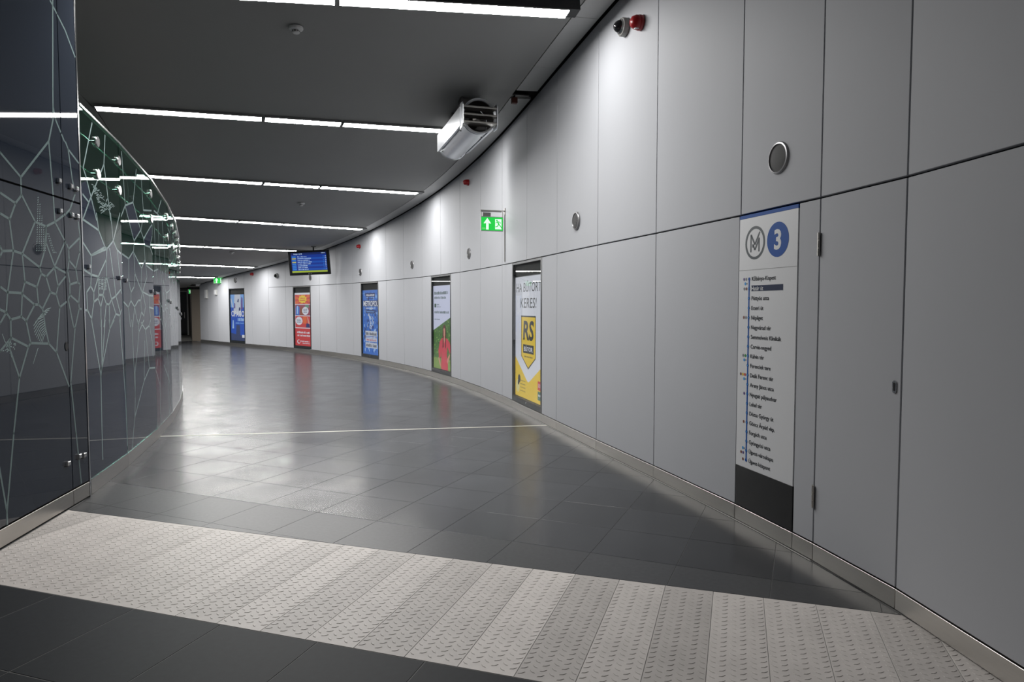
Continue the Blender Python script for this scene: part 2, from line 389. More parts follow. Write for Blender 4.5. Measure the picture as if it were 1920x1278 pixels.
PATTERN_MOTIFS = {-1:[[-0.607,2.229,-0.598,2.235],[-0.608,2.213,-0.599,2.219],[-0.609,2.197,-0.601,2.205],[-0.613,2.181,-0.603,2.187],[-0.585,2.185,-0.576,2.193],[-0.611,2.166,-0.605,2.172],[-0.584,2.17,-0.577,2.176],[-0.614,2.15,-0.606,2.157],[-0.587,2.154,-0.579,2.159],[-0.616,2.134,-0.608,2.14],[-0.588,2.138,-0.581,2.145],[-0.617,2.119,-0.61,2.125],[-0.592,2.122,-0.583,2.13],[-0.618,2.103,-0.611,2.109],[-0.592,2.106,-0.584,2.112],[-0.564,2.11,-0.557,2.115],[-0.622,2.087,-0.613,2.093],[-0.595,2.09,-0.586,2.096],[-0.565,2.094,-0.559,2.101],[-0.625,2.071,-0.615,2.078],[-0.594,2.075,-0.588,2.081],[-0.568,2.078,-0.561,2.085],[-0.625,2.056,-0.617,2.062],[-0.599,2.059,-0.59,2.065],[-0.57,2.062,-0.562,2.068],[-0.626,2.04,-0.618,2.045],[-0.598,2.043,-0.591,2.048],[-0.572,2.046,-0.564,2.053],[-0.627,2.025,-0.62,2.03],[-0.599,2.028,-0.593,2.034],[-0.573,2.031,-0.566,2.037],[-0.545,2.034,-0.538,2.04],[-0.631,2.009,-0.622,2.016],[-0.601,2.012,-0.595,2.017],[-0.578,2.014,-0.568,2.02],[-0.549,2.017,-0.54,2.025],[-0.632,1.993,-0.623,1.999],[-0.603,1.996,-0.596,2.003],[-0.577,1.999,-0.569,2.006],[-0.549,2.002,-0.542,2.008],[-0.632,1.978,-0.625,1.982],[-0.606,1.98,-0.598,1.985],[-0.58,1.983,-0.571,1.99],[-0.551,1.986,-0.543,1.993],[-0.636,1.962,-0.627,1.968],[-0.608,1.964,-0.6,1.971],[-0.583,1.967,-0.573,1.972],[-0.555,1.97,-0.545,1.975],[-0.524,1.973,-0.517,1.979],[-0.637,1.946,-0.629,1.952],[-0.609,1.949,-0.602,1.955],[-0.583,1.951,-0.575,1.957],[-0.553,1.954,-0.547,1.96],[-0.528,1.956,-0.519,1.962],[-0.64,1.93,-0.63,1.937],[-0.609,1.933,-0.603,1.939],[-0.584,1.935,-0.576,1.943],[-0.558,1.938,-0.549,1.944],[-0.532,1.94,-0.521,1.946],[-0.64,1.915,-0.632,1.922],[-0.613,1.917,-0.605,1.923],[-0.585,1.92,-0.578,1.926],[-0.558,1.922,-0.551,1.928],[-0.533,1.924,-0.523,1.932],[-0.641,1.899,-0.634,1.904],[-0.616,1.901,-0.607,1.908],[-0.588,1.904,-0.58,1.91],[-0.561,1.906,-0.552,1.913],[-0.534,1.908,-0.525,1.914],[-0.644,1.883,-0.635,1.89],[-0.616,1.886,-0.608,1.893],[-0.589,1.888,-0.581,1.893],[-0.563,1.89,-0.554,1.897],[-0.533,1.893,-0.526,1.899],[-0.647,1.868,-0.637,1.874],[-0.618,1.87,-0.61,1.877],[-0.592,1.872,-0.583,1.879],[-0.563,1.874,-0.556,1.881],[-0.535,1.877,-0.528,1.883],[-0.502,2.001,-0.494,1.994],[-0.483,2.002,-0.475,1.996],[-0.493,1.985,-0.486,1.979],[-0.475,1.987,-0.467,1.981],[-0.485,1.97,-0.477,1.964],[-0.466,1.972,-0.458,1.965],[-0.477,1.955,-0.469,1.948],[-0.458,1.957,-0.45,1.95],[-0.468,1.94,-0.46,1.933],[-0.449,1.942,-0.441,1.935],[-0.46,1.925,-0.452,1.918],[-0.441,1.926,-0.433,1.919],[-0.451,1.909,-0.443,1.902],[-0.432,1.911,-0.424,1.904],[-0.443,1.894,-0.435,1.887],[-0.423,1.895,-0.415,1.888],[-0.434,1.878,-0.426,1.871],[-0.415,1.88,-0.407,1.873],[-0.395,1.881,-0.387,1.874],[-0.485,1.483,-0.543,1.472],[-0.543,1.472,-0.591,1.45],[-0.508,1.468,-0.575,1.455],[-0.575,1.455,-0.63,1.429],[-0.531,1.453,-0.605,1.438],[-0.605,1.438,-0.664,1.407],[-0.554,1.438,-0.631,1.421],[-0.631,1.421,-0.694,1.385],[-0.576,1.424,-0.654,1.405],[-0.654,1.405,-0.718,1.363],[-0.575,1.409,-0.652,1.388],[-0.652,1.388,-0.715,1.341],[-0.574,1.394,-0.647,1.371],[-0.647,1.371,-0.708,1.32],[-0.573,1.38,-0.641,1.355],[-0.641,1.355,-0.698,1.301],[-0.572,1.365,-0.633,1.339],[-0.633,1.339,-0.684,1.284],[-0.57,1.35,-0.624,1.325],[-0.624,1.325,-0.669,1.27],[-0.569,1.335,-0.613,1.311],[-0.613,1.311,-0.651,1.258],[-0.568,1.32,-0.603,1.298],[-0.603,1.298,-0.633,1.249],[-0.567,1.305,-0.593,1.286],[-0.593,1.286,-0.615,1.242],[-0.681,1.202,-0.667,1.209],[-0.687,1.192,-0.675,1.198],[-0.693,1.181,-0.682,1.188],[-0.7,1.171,-0.689,1.178],[-0.706,1.161,-0.697,1.167],[-0.712,1.151,-0.704,1.157],[-0.718,1.14,-0.711,1.147],[-0.724,1.13,-0.718,1.137],[-0.73,1.12,-0.725,1.127],[-0.736,1.11,-0.733,1.116],[-1.032,1.208,-1.018,1.214],[-1.028,1.231,-1.016,1.223],[-1.026,1.238,-1.02,1.247],[-0.996,1.246,-1.0,1.236],[-0.99,1.263,-0.983,1.272],[-1.017,1.225,-1.022,1.216],[-0.999,1.251,-1.01,1.243],[-1.035,1.224,-1.05,1.22],[-0.991,1.239,-0.974,1.238],[-0.947,1.247,-0.929,1.247],[-1.076,1.217,-1.06,1.22],[-1.001,1.197,-0.991,1.205],[-1.025,1.258,-1.029,1.249],[-1.02,1.222,-1.004,1.216],[-1.028,1.245,-1.021,1.254],[-0.944,1.217,-0.949,1.227],[-0.947,1.253,-0.933,1.258],[-1.011,1.236,-1.011,1.246],[-0.996,1.217,-1.004,1.226],[-1.038,1.24,-1.022,1.242],[-1.027,1.249,-1.028,1.239],[-0.983,1.252,-0.979,1.262],[-1.02,1.223,-1.036,1.226],[-0.999,1.246,-0.994,1.256],[-0.957,1.25,-0.948,1.259],[-0.964,1.23,-0.952,1.237],[-1.072,1.323,-1.047,1.275],[-1.047,1.275,-1.007,1.24],[-1.007,1.24,-0.982,1.171]],0:[[0.342,2.469,0.3,2.449],[0.641,2.424,0.591,2.404],[0.233,2.477,0.283,2.477],[0.293,2.459,0.326,2.449],[0.348,2.454,0.318,2.433],[0.352,2.46,0.311,2.441],[0.533,2.427,0.494,2.406],[0.38,2.445,0.429,2.463],[0.371,2.465,0.333,2.445],[0.51,2.343,0.568,2.357],[0.583,2.375,0.538,2.355],[0.61,2.355,0.665,2.373],[0.309,2.479,0.267,2.459],[0.343,2.46,0.315,2.439],[0.27,2.457,0.324,2.471],[0.408,2.416,0.44,2.405],[0.446,2.299,0.503,2.312],[0.466,2.319,0.519,2.336],[0.545,2.32,0.514,2.299],[0.703,2.399,0.749,2.392],[0.562,2.369,0.611,2.365],[0.742,2.397,0.785,2.388],[0.439,2.269,0.488,2.287],[0.273,2.418,0.323,2.435],[0.66,2.382,0.708,2.403],[0.485,2.352,0.533,2.371],[0.271,2.422,0.316,2.44],[0.492,2.343,0.458,2.323],[0.401,2.309,0.451,2.325],[0.355,2.453,0.308,2.435],[0.638,2.323,0.698,2.338],[0.569,2.361,0.537,2.339],[0.371,2.357,0.422,2.356],[0.43,2.29,0.487,2.302],[0.419,2.329,0.467,2.325],[0.406,2.424,0.357,2.406],[0.618,2.336,0.572,2.317],[0.55,2.311,0.606,2.327],[0.439,2.427,0.488,2.424],[0.661,2.364,0.715,2.383],[0.374,2.382,0.418,2.377],[0.486,2.33,0.531,2.324],[0.481,2.284,0.524,2.304],[0.827,2.387,0.774,2.367],[0.75,2.393,0.787,2.382],[0.461,2.331,0.492,2.32],[0.672,2.369,0.712,2.359],[0.323,2.42,0.378,2.434],[0.677,2.36,0.729,2.356],[0.407,2.366,0.458,2.365],[0.336,2.385,0.381,2.381],[0.459,2.346,0.513,2.346],[0.442,2.407,0.492,2.405],[0.434,2.328,0.404,2.307],[0.358,2.377,0.396,2.369],[0.329,2.433,0.301,2.412],[0.7,2.348,0.65,2.329],[0.376,2.385,0.432,2.398],[0.747,2.395,0.699,2.374],[0.629,2.417,0.587,2.396],[0.302,2.448,0.354,2.464],[0.345,2.406,0.389,2.425],[0.398,2.37,0.369,2.35],[0.778,2.382,0.729,2.361],[0.595,2.373,0.549,2.353],[0.51,2.4,0.55,2.392],[0.347,2.442,0.399,2.458],[0.636,2.371,0.599,2.35],[0.351,2.471,0.312,2.451],[0.398,2.404,0.351,2.386],[0.625,2.331,0.675,2.326],[0.756,2.392,0.709,2.371],[0.519,2.334,0.565,2.354],[0.517,2.334,0.574,2.349],[0.493,2.298,0.549,2.313],[0.488,2.285,0.542,2.301],[0.619,2.405,0.58,2.384],[0.401,2.39,0.353,2.372],[0.643,2.33,0.705,2.343],[0.41,2.393,0.465,2.409],[0.389,2.389,0.363,2.368],[0.354,2.419,0.389,2.41],[0.528,2.346,0.584,2.362],[0.331,2.405,0.382,2.405],[0.486,2.371,0.457,2.35],[0.378,2.395,0.428,2.394],[0.526,2.324,0.581,2.323],[0.561,2.368,0.518,2.348],[0.713,2.357,0.665,2.337],[0.299,2.41,0.353,2.425],[0.338,2.475,0.289,2.458],[0.428,2.444,0.473,2.44],[0.567,2.349,0.605,2.339],[0.383,2.349,0.429,2.368],[0.43,2.349,0.487,2.363],[0.375,2.421,0.419,2.416],[0.587,2.357,0.634,2.351],[0.328,2.473,0.291,2.452],[0.457,2.405,0.493,2.396],[0.457,2.427,0.416,2.407],[0.324,1.727,0.382,1.732],[0.323,1.715,0.38,1.717],[0.322,1.705,0.38,1.712],[0.321,1.696,0.378,1.699],[0.321,1.689,0.377,1.685],[0.32,1.678,0.377,1.681],[0.319,1.671,0.375,1.667],[0.318,1.66,0.375,1.665],[0.317,1.649,0.373,1.646],[0.316,1.637,0.373,1.643],[0.315,1.631,0.372,1.634],[0.399,1.729,0.458,1.734],[0.398,1.715,0.456,1.719],[0.397,1.706,0.456,1.713],[0.396,1.695,0.454,1.696],[0.395,1.687,0.453,1.686],[0.394,1.68,0.453,1.681],[0.394,1.674,0.452,1.673],[0.392,1.657,0.451,1.664],[0.392,1.654,0.45,1.653],[0.391,1.644,0.449,1.641],[0.39,1.635,0.448,1.631],[0.476,1.734,0.536,1.733],[0.475,1.721,0.535,1.726],[0.474,1.711,0.534,1.715],[0.473,1.698,0.533,1.701],[0.472,1.693,0.532,1.694],[0.471,1.683,0.531,1.682],[0.47,1.673,0.53,1.671],[0.469,1.662,0.529,1.665],[0.468,1.649,0.528,1.658],[0.467,1.644,0.527,1.644],[0.466,1.633,0.526,1.634],[0.554,1.732,0.616,1.737]]}
PRINT_EDGE = {0:[[-0.032,2.445],[0.105,2.482],[0.227,2.383],[0.331,2.255],[0.372,2.122],[0.574,1.985],[0.75,2.069],[0.856,1.995],[0.984,1.973]],1:[[-0.018,1.973],[0.24,1.945],[0.425,2.026],[0.765,1.88],[0.939,1.981],[0.994,1.919],[1.35,1.881]],2:[[0.04,1.881],[0.351,1.916],[1.141,1.888]]}
PRINT_ISLANDS = [(1,[[0.164,2.432],[0.482,2.506],[0.773,2.269],[0.474,2.134]]),(1,[[1.22,2.344],[0.924,2.193],[0.958,2.131],[1.193,2.131],[1.322,2.268],[1.338,2.396]])]
# ------------------------------------------------------------------ plan of the corridor (metres, z up)
KNOT = [-2.5, 0, 2.4, 6, 9.6, 13.2, 16.8, 20.4, 23, 26, 30]
KAPPA = [0.1269, 0.0489, -0.0215, 0.0281, 0.0372, 0.0254, 0.0373, 0.0363, -0.0021, -0.0335, -0.0442]
def kap(s):
    if s < -2.5:
        return 0.0
    for i in range(len(KNOT) - 1):
        if s <= KNOT[i + 1]:
            t = (s - KNOT[i]) / (KNOT[i + 1] - KNOT[i])
            return KAPPA[i] * (1 - t) + KAPPA[i + 1] * t
    return KAPPA[-1]
DS = 0.05
_tab = {}
def _integrate():
    x, y, a = 1.5713, 4.7208, 0.2651
    _tab[0] = (x, y, a)
    for i in range(1, 620):
        a += kap(i * DS) * DS
        x += -sin(a) * DS
        y += cos(a) * DS
        _tab[i] = (x, y, a)
    x, y, a = _tab[0]
    for i in range(-1, -260, -1):
        x -= -sin(a) * DS
        y -= cos(a) * DS
        a -= kap(i * DS) * DS
        _tab[i] = (x, y, a)
_integrate()
def W(s):
    """point and heading on the face of the right-hand wall at arc length s"""
    i = math.floor(s / DS)
    t = s / DS - i
    p, q = _tab[i], _tab[i + 1]
    return Vector((p[0] * (1 - t) + q[0] * t, p[1] * (1 - t) + q[1] * t, 0)), p[2] * (1 - t) + q[2] * t
def Woff(s, d):
    """d metres into the corridor from the wall face"""
    p, a = W(s)
    return p + Vector((-cos(a), -sin(a), 0)) * d
def ceil_z(x, y):
    return 4.7041 + 0.0589 * x - 0.0584 * y
def wall_frame(s0, s1):
    """frame of the flat facet from s0 to s1, seen from the corridor: x to the reader's right, y up, z out of the wall; origin at the s1 end (reader's left)"""
    a, b = W(s1)[0], W(s0)[0]
    x = (b - a).normalized()
    z = Vector((x.y, -x.x, 0))
    return Frame(a, x, (0, 0, 1), z), (b - a).length
S_END = 27.6
S_BACK = -9.0

# left side: front clad wall (straight) and curved glass
FRONT_A = radians(8.294)
FRONT_O = Vector((-3.3133, 5.2867, 0))
FRONT_D = Vector((-sin(FRONT_A), cos(FRONT_A), 0))
FRONT_N = Vector((cos(FRONT_A), sin(FRONT_A), 0))
FRONT = Frame(FRONT_O, FRONT_D, (0, 0, 1), FRONT_N)        # x along, y up, z into the corridor
GP = [(-3.34, 5.347), (-3.589, 6.316), (-3.97, 7.579), (-4.394, 8.777), (-4.858, 9.926), (-5.365, 11.058), (-5.914, 12.17),
      (-6.504, 13.261), (-7.133, 14.329), (-7.801, 15.374), (-8.507, 16.393), (-9.25, 17.39), (-10.03, 18.36), (-10.84, 19.3)]
GP = [Vector((a, b, 0)) for a, b in GP]
def pane_frame(k):
    d = (GP[k + 1] - GP[k])
    L = d.length
    d.normalize()
    return Frame(GP[k], d, (0, 0, 1), (d.y, -d.x, 0)), L
def glass_top(p):
    return ceil_z(p.x, p.y) - 1.157
# the shaft wall behind the glass
SHAFT = [Vector(q) for q in ((-4.62, 5.0, 0), (-4.88, 7.2, 0), (-5.0, 8.05, 0), (-5.12, 8.55, 0), (-5.36, 9.2, 0), (-5.8, 10.2, 0))]
for k in range(5, len(GP) - 1):
    f_, L_ = pane_frame(k)
    SHAFT.append(f_(L_ / 2, 0, -0.75))

SHAFT_BACK = []
for i, p in enumerate(SHAFT):
    a, b = SHAFT[max(0, i - 1)], SHAFT[min(len(SHAFT) - 1, i + 1)]
    d = (b - a).normalized()
    SHAFT_BACK.append(p + Vector((-d.y, d.x, 0)) * 2.2)
SHAFT_BACK[0] = Vector((-6.9, 5.0, 0))

# ------------------------------------------------------------------ right wall: dark backing, grey panels with open joints
def backing():
    g = Geo()
    ss = [S_BACK + 0.6 * i for i in range(int((S_END - S_BACK) / 0.6) + 1)] + [S_END]
    for a, b in zip(ss[:-1], ss[1:]):
        p, q = Woff(a, -0.04), Woff(b, -0.04)
        zp, zq = ceil_z(p.x, p.y) + 0.15, ceil_z(q.x, q.y) + 0.15
        p2, q2 = Woff(a, -0.2), Woff(b, -0.2)
        up = Vector((0, 0, 1))
        g.face([p, q, q + up * zq, p + up * zp], 'backing_dark')
        g.face([q2, p2, p2 + up * zp, q2 + up * zq], 'backing_dark')
    return structure(g.build('wall_right', weld=True), 'curved wall of pale grey metal panels along the corridor')
wall_right = backing()

def wall_panel(s0, s1, z0, z1=None, name='wall_panel', parent=None, m='panel_grey', gap=0.0045, th=0.03, face=0.0):
    """flat sheet between two joints; z1 None = up to the ceiling"""
    fr, L = wall_frame(s0, s1)
    g = Geo()
    x0, x1 = gap, L - gap
    if z1 is None:
        a, b = fr(x0, 0), fr(x1, 0)
        za, zb = ceil_z(a.x, a.y) - 0.012, ceil_z(b.x, b.y) - 0.012
    else:
        za = zb = z1
    e = 0.002
    pts0 = [(x0, z0), (x1, z0), (x1, zb), (x0, za)]
    pts1 = [(x0 + e, z0 + e), (x1 - e, z0 + e), (x1 - e, zb - e), (x0 + e, za - e)]
    i = len(g.v)
    g.v += [fr(x, y, face - th) for x, y in pts0] + [fr(x, y, face - e) for x, y in pts0] + [fr(x, y, face) for x, y in pts1]
    for k in (0, 4):
        g.f += [[k + a, k + (a + 1) % 4, k + 4 + (a + 1) % 4, k + 4 + a] for a in range(4)]
    g.f += [[8, 9, 10, 11], [3, 2, 1, 0]]
    g.m = [g.mi(m)] * len(g.f)
    return g.build(name, parent or wall_right)

ZJ = 2.114            # height of the horizontal joint
ZP = 0.105            # top of the plinth
POSTERS = [(4.83, 1.34), (9.6, 1.26), (14.4, 1.27), (19.27, 1.26), (24.0, 1.26)]
SIGN = (-0.612, 0.012)
DOOR = (-1.461, -0.806)
pitch = 1.2
# upper row
ups = [(-1.461, -0.806), (-0.806, 0.0)] + [(k * pitch, (k + 1) * pitch) for k in range(0, 18)]
b_ = -1.461
while b_ > S_BACK + 1.2:
    ups.append((b_ - 1.2, b_))
    b_ -= 1.2
for a, b in ups:
    wall_panel(a, b, ZJ + 0.006)
# lower row
lows = []
b_ = -1.461
while b_ > S_BACK + 1.2:
    lows.append((b_ - 1.2, b_))
    b_ -= 1.2
lows += [(-0.806, SIGN[0])]
for a, b in lows:
    wall_panel(a, b, ZP + 0.008, ZJ - 0.006)
edges = [SIGN[1]] + [k * pitch for k in range(1, 18)]
def lower_spans(edges):
    spans = []
    for a, b in zip(edges[:-1], edges[1:]):
        cuts = [(a, b)]
        for c, w in POSTERS:
            p0, p1 = c - w / 2, c + w / 2
            new = []
            for u, v in cuts:
                if p1 <= u or p0 >= v:
                    new.append((u, v))
                else:
                    if p0 > u:
                        new.append((u, p0))
                    if p1 < v:
                        new.append((p1, v))
            cuts = new
        spans += [c for c in cuts if c[1] - c[0] > 0.06]
    return spans
for a, b in lower_spans(edges):
    wall_panel(a, b, ZP + 0.008, ZJ - 0.006)
# beyond the fifth display the sheets run full height
wall_panel(20.4, 21.6, ZP + 0.008, ZJ - 0.006)
for a, b in ((21.6, 22.8), (22.8, 23.37), (24.63, 25.6), (25.6, 26.6), (26.6, S_END)):
    wall_panel(a, b, ZP + 0.008)
wall_panel(23.37, 24.63, ZJ + 0.006)

# plinth
def plinth(s0, s1, m='steel'):
    fr, L = wall_frame(s0, s1)
    g = Geo()
    g.box(fr, 0.0015, L - 0.0015, 0.006, ZP, -0.03, 0.002, m, bev=0.0015)
    return g
base_r = None
pl_edges = [S_BACK + 1.2]
pl_spans = []
b_ = -1.461
while b_ > S_BACK + 1.2:
    pl_spans.append((b_ - 1.2, b_))
    b_ -= 1.2
pl_spans += [(-0.806, SIGN[0]), SIGN] + lower_spans([SIGN[1]] + [k * pitch for k in range(1, 19)])
pl_spans += [(c - w / 2, c + w / 2) for c, w in POSTERS] + [(21.6, 22.8), (22.8, 23.37), (24.63, 25.6), (25.6, 26.6), (26.6, S_END)]
g = Geo()
for i in range(int((S_END - S_BACK) / 0.6)):
    p, q = Woff(S_BACK + 0.6 * i, -0.032), Woff(S_BACK + 0.6 * (i + 1), -0.032)
    g.face([p, q, q + Vector((0, 0, ZP)), p + Vector((0, 0, ZP))], 'backing_dark')
base_r = structure(g.build('baseboard_right', weld=True), 'brushed steel plinth under the grey wall panels')
for a, b in pl_spans:
    plinth(a, b).build('plinth_plate', base_r)

# ------------------------------------------------------------------ ceiling
def ceiling():
    g = Geo()
    right = [Woff(S_BACK + 0.4 * i, 0.315) for i in range(int((S_END - S_BACK) / 0.4) + 1)]
    left = SHAFT[::-1]
    pts = right + [Vector((-13.6, 28.6, 0)), Vector((-19, 28.6, 0))] + left + [Vector((-4.6, 4.9, 0)), Vector((-4.6, right[0].y, 0))]
    low = [Vector((p.x, p.y, ceil_z(p.x, p.y))) for p in pts]
    up = [p + Vector((0, 0, 0.06)) for p in low]
    g.face(low, 'ceiling_paint')
    n = len(low)
    for i in range(n):
        j = (i + 1) % n
        g.face([low[i], low[j], up[j], up[i]], 'ceiling_paint')
    # slab above closes the open joints
    pts2 = [Woff(S_BACK + 0.6 * i, -0.12) for i in range(int((S_END - S_BACK) / 0.6) + 1)] + pts[len(right):]
    g.face([Vector((p.x, p.y, ceil_z(p.x, p.y) + 0.065)) for p in pts2], 'backing_dark')
    return structure(g.build('ceiling'), 'sloping grey plaster ceiling over the corridor')
ceiling_ = ceiling()
def border_panel(s0, s1):
    g = Geo()
    n = max(2, int((s1 - s0) / 0.4))
    ss = [s0 + 0.003 + (s1 - s0 - 0.006) * i / n for i in range(n + 1)]
    inn = [Woff(s, 0.304) for s in ss]
    out = [Woff(s, 0.028) for s in ss]
    for i in range(n):
        q = [inn[i], out[i], out[i + 1], inn[i + 1]]
        lo = [Vector((p.x, p.y, ceil_z(p.x, p.y))) for p in q]
        hi = [p + Vector((0, 0, 0.03)) for p in lo]
        g.face(lo, 'ceiling_band')
        g.face([lo[0], lo[3], hi[3], hi[0]], 'ceiling_band')
        g.face([lo[1], lo[2], hi[2], hi[1]], 'ceiling_band')
        if i == 0:
            g.face([lo[0], lo[1], hi[1], hi[0]], 'ceiling_band')
        if i == n - 1:
            g.face([lo[3], lo[2], hi[2], hi[3]], 'ceiling_band')
    return g.build('border_panel', ceiling_)
bp = [-8.6, -5.4, -3.0, -0.6, 1.2, 2.35, 3.55, 4.28]
for a, b in zip(bp[:-1], bp[1:]):
    border_panel(a, b)
bq = [4.55] + [6.0 + 2.4 * k for k in range(9)] + [S_END - 0.05]
for a, b in zip(bq[:-1], bq[1:]):
    border_panel(a, b)

# ------------------------------------------------------------------ floor
floor_g = Geo()
fp = [Woff(S_BACK + 0.6 * i, -0.1) for i in range(int((S_END - S_BACK) / 0.6) + 1)]
floor_g.face([Vector((p.x, p.y, -0.0016)) for p in fp + [Vector((-12.9, 36, 0)), Vector((-19, 36, 0)), Vector((-13, 17, 0)), Vector((-6.4, 9.5, 0)), Vector((-4.6, 5.2, 0)), Vector((-4.6, fp[0].y, 0))]], 'grout')
floor = structure(floor_g.build('floor'), 'dark polished stone tile floor with pale joints')

def clip(poly, p, n):
    """keep the side of the line through p where (q - p).n >= 0"""
    out = []
    for i in range(len(poly)):
        a, b = poly[i], poly[(i + 1) % len(poly)]
        da, db = (a - p).dot(n), (b - p).dot(n)
        if da >= 0:
            out.append(a)
        if da * db < 0:
            out.append(a + (b - a) * (da / (da - db)))
    return out
V2 = lambda v: Vector((v[0], v[1]))
WALL_LINES = []
for i in range(int((S_END - S_BACK) / 0.6)):
    s = S_BACK + 0.6 * i
    p, q = Woff(s, 0.004), Woff(s + 0.6, 0.004)
    d = (q - p).normalized()
    WALL_LINES.append((V2(p), V2((p + q) / 2), Vector((-d.y, d.x))))
GLASS_LINES = []
for k in range(len(GP) - 1):
    f_, L_ = pane_frame(k)
    p = f_(0, 0, 0.004)
    GLASS_LINES.append((V2(p), V2(f_(L_ / 2, 0, 0)), V2(f_.z)))
def clip_sides(poly):
    c = sum((p for p in poly), Vector((0, 0))) / len(poly)
    for p, mid, n in WALL_LINES:
        if (mid - c).length < 1.2:
            poly = clip(poly, p, n)
            if len(poly) < 3:
                return []
    for p, mid, n in GLASS_LINES:
        if (mid - c).length < 1.25 and abs((c - mid).dot(Vector((n.y, -n.x)))) < 0.66:
            poly = clip(poly, p, n)
            if len(poly) < 3:
                return []
    if c.y < 5.17:
        poly = clip(poly, V2(FRONT(0, 0, 0.008)), V2(FRONT_N))
    return poly if len(poly) >= 3 else []
def inside(c):
    for p, mid, n in WALL_LINES:
        if (mid - c).length < 0.7 and (c - p).dot(n) < -0.02:
            return False
    best = min(GLASS_LINES, key=lambda l: (l[1] - c).length)
    if c.y > 5.3 and (c - best[0]).dot(best[2]) < -0.02:
        return False
    return True
def area(poly):
    return abs(sum(poly[i].x * poly[(i + 1) % len(poly)].y - poly[(i + 1) % len(poly)].x * poly[i].y for i in range(len(poly)))) / 2
def tile_geo(g, poly, m, top=0.0):
    e = 0.0015
    c = sum((p for p in poly), Vector((0, 0))) / len(poly)
    pts = poly
    if sum(pts[i].x * pts[(i + 1) % len(pts)].y - pts[(i + 1) % len(pts)].x * pts[i].y for i in range(len(pts))) < 0:
        pts = pts[::-1]
    inn = [p + (c - p).normalized() * e for p in pts]
    n = len(pts)
    i = len(g.v)
    g.v += [Vector((p.x, p.y, -0.0016)) for p in pts] + [Vector((p.x, p.y, top - 0.0006)) for p in pts] + [Vector((p.x, p.y, top)) for p in inn]
    F = []
    for k in (0, n):
        F += [[k + a, k + (a + 1) % n, k + n + (a + 1) % n, k + n + a] for a in range(n)]
    F.append(list(range(2 * n, 3 * n)))
    for f in F:
        g.f.append([i + a for a in f])
        g.m.append(g.mi(m))

# tread plates: strip across the corridor
PT, PN = Vector((0.9494, -0.3140)), Vector((0.3140, 0.9494))
N_NEAR, N_FAR = 2.552, 3.668
PW = 0.2465
rng = random.Random(5)
plate_mesh = {}
def plate_full(flip):
    if flip in plate_mesh:
        return plate_mesh[flip]
    g = Geo()
    fr = Frame((0, 0, 0), (PT.x, PT.y, 0), (PN.x, PN.y, 0), (0, 0, 1))
    g.box(fr, 0.0012, PW - 0.0012, 0.002, N_FAR - N_NEAR - 0.002, -0.0016, 0.0, 'tread', bev=0.0008)
    cols, rows = 6, 25
    for i in range(cols):
        for j in range(rows):
            x = PW * (i + 0.5) / cols
            y = 0.03 + (N_FAR - N_NEAR - 0.06) * (j + 0.25 + 0.5 * (i % 2)) / rows
            a = radians(38) * (1 if (i % 2) ^ flip else -1)
            d, n = Vector((cos(a), sin(a))), Vector((-sin(a), cos(a)))
            base = [d * 0.0185, d * 0.006 + n * 0.0052, -d * 0.006 + n * 0.0052, -d * 0.0185, -d * 0.006 - n * 0.0052, d * 0.006 - n * 0.0052]
            k = len(g.v)
            g.v += [fr(x + q.x, y + q.y, 0.0) for q in base] + [fr(x + q.x * 0.72, y + q.y * 0.6, 0.0019) for q in base]
            for t in range(6):
                g.f.append([k + t, k + (t + 1) % 6, k + 6 + (t + 1) % 6, k + 6 + t])
                g.m.append(g.mi('tread'))
            g.f.append([k + 6 + t for t in range(6)])
            g.m.append(g.mi('tread_lozenge'))
    o = g.build('tread_plate', floor)
    plate_mesh[flip] = o
    return o
T0 = -0.345
first = {}
for k in range(-18, 8):
    t0 = T0 + PW * k
    o_ = PT * t0 + PN * N_NEAR
    corners = [PT * a + PN * b for a, b in ((t0, N_NEAR), (t0 + PW, N_NEAR), (t0 + PW, N_FAR), (t0, N_FAR))]
    poly = clip_sides(list(corners))
    if not poly or area(poly) < 0.004 or not inside(sum((p for p in poly), Vector((0, 0))) / len(poly)):
        continue
    flip = 1 if rng.random() < 0.45 else 0
    whole = abs(area(poly) - area(corners)) < 1e-5
    src = plate_full(flip)
    if whole:
        if flip not in first:
            o = src
            first[flip] = 1
        else:
            o = src.copy()
            COL.objects.link(o)
    else:
        o = src.copy()
        o.data = src.data.copy()
        COL.objects.link(o)
        bm = bmesh.new()
        bm.from_mesh(o.data)
        lines = [l for l in WALL_LINES if (l[1] - sum(corners, Vector((0, 0))) / 4).length < 1.3]
        cuts = [(l[0], l[2]) for l in lines]
        if t0 < -2:
            cuts = [(V2(FRONT(0, 0, 0.008)), V2(FRONT_N))]
        for p, n in cuts:
            q = p - o_
            bmesh.ops.bisect_plane(bm, geom=bm.verts[:] + bm.edges[:] + bm.faces[:], plane_co=(q.x, q.y, 0), plane_no=(n.x, n.y, 0), clear_inner=True)
        bm.to_mesh(o.data)
        bm.free()
    o.location = (o_.x, o_.y, 0)
# near tiles, laid square with the strip
k = -0.0
for r in range(4):
    n1 = N_NEAR - 0.003 if r == 0 else 1.94 - 0.61 * (r - 1) - 0.0026
    n0 = 1.94 - 0.61 * r + 0.0026
    for c in range(-8, 10):
        a = -1.758 + 0.529 * c + 0.0026
        b = a + 0.529 - 0.0052
        poly = [PT * x + PN * y for x, y in ((a, n0), (b, n0), (b, n1), (a, n1))]
        poly = clip_sides(poly)
        if not poly or area(poly) < 0.004 or not inside(sum(poly, Vector((0, 0))) / len(poly)):
            continue
        g = Geo()
        tile_geo(g, poly, 'stone_near')
        g.build('floor_tile', floor)
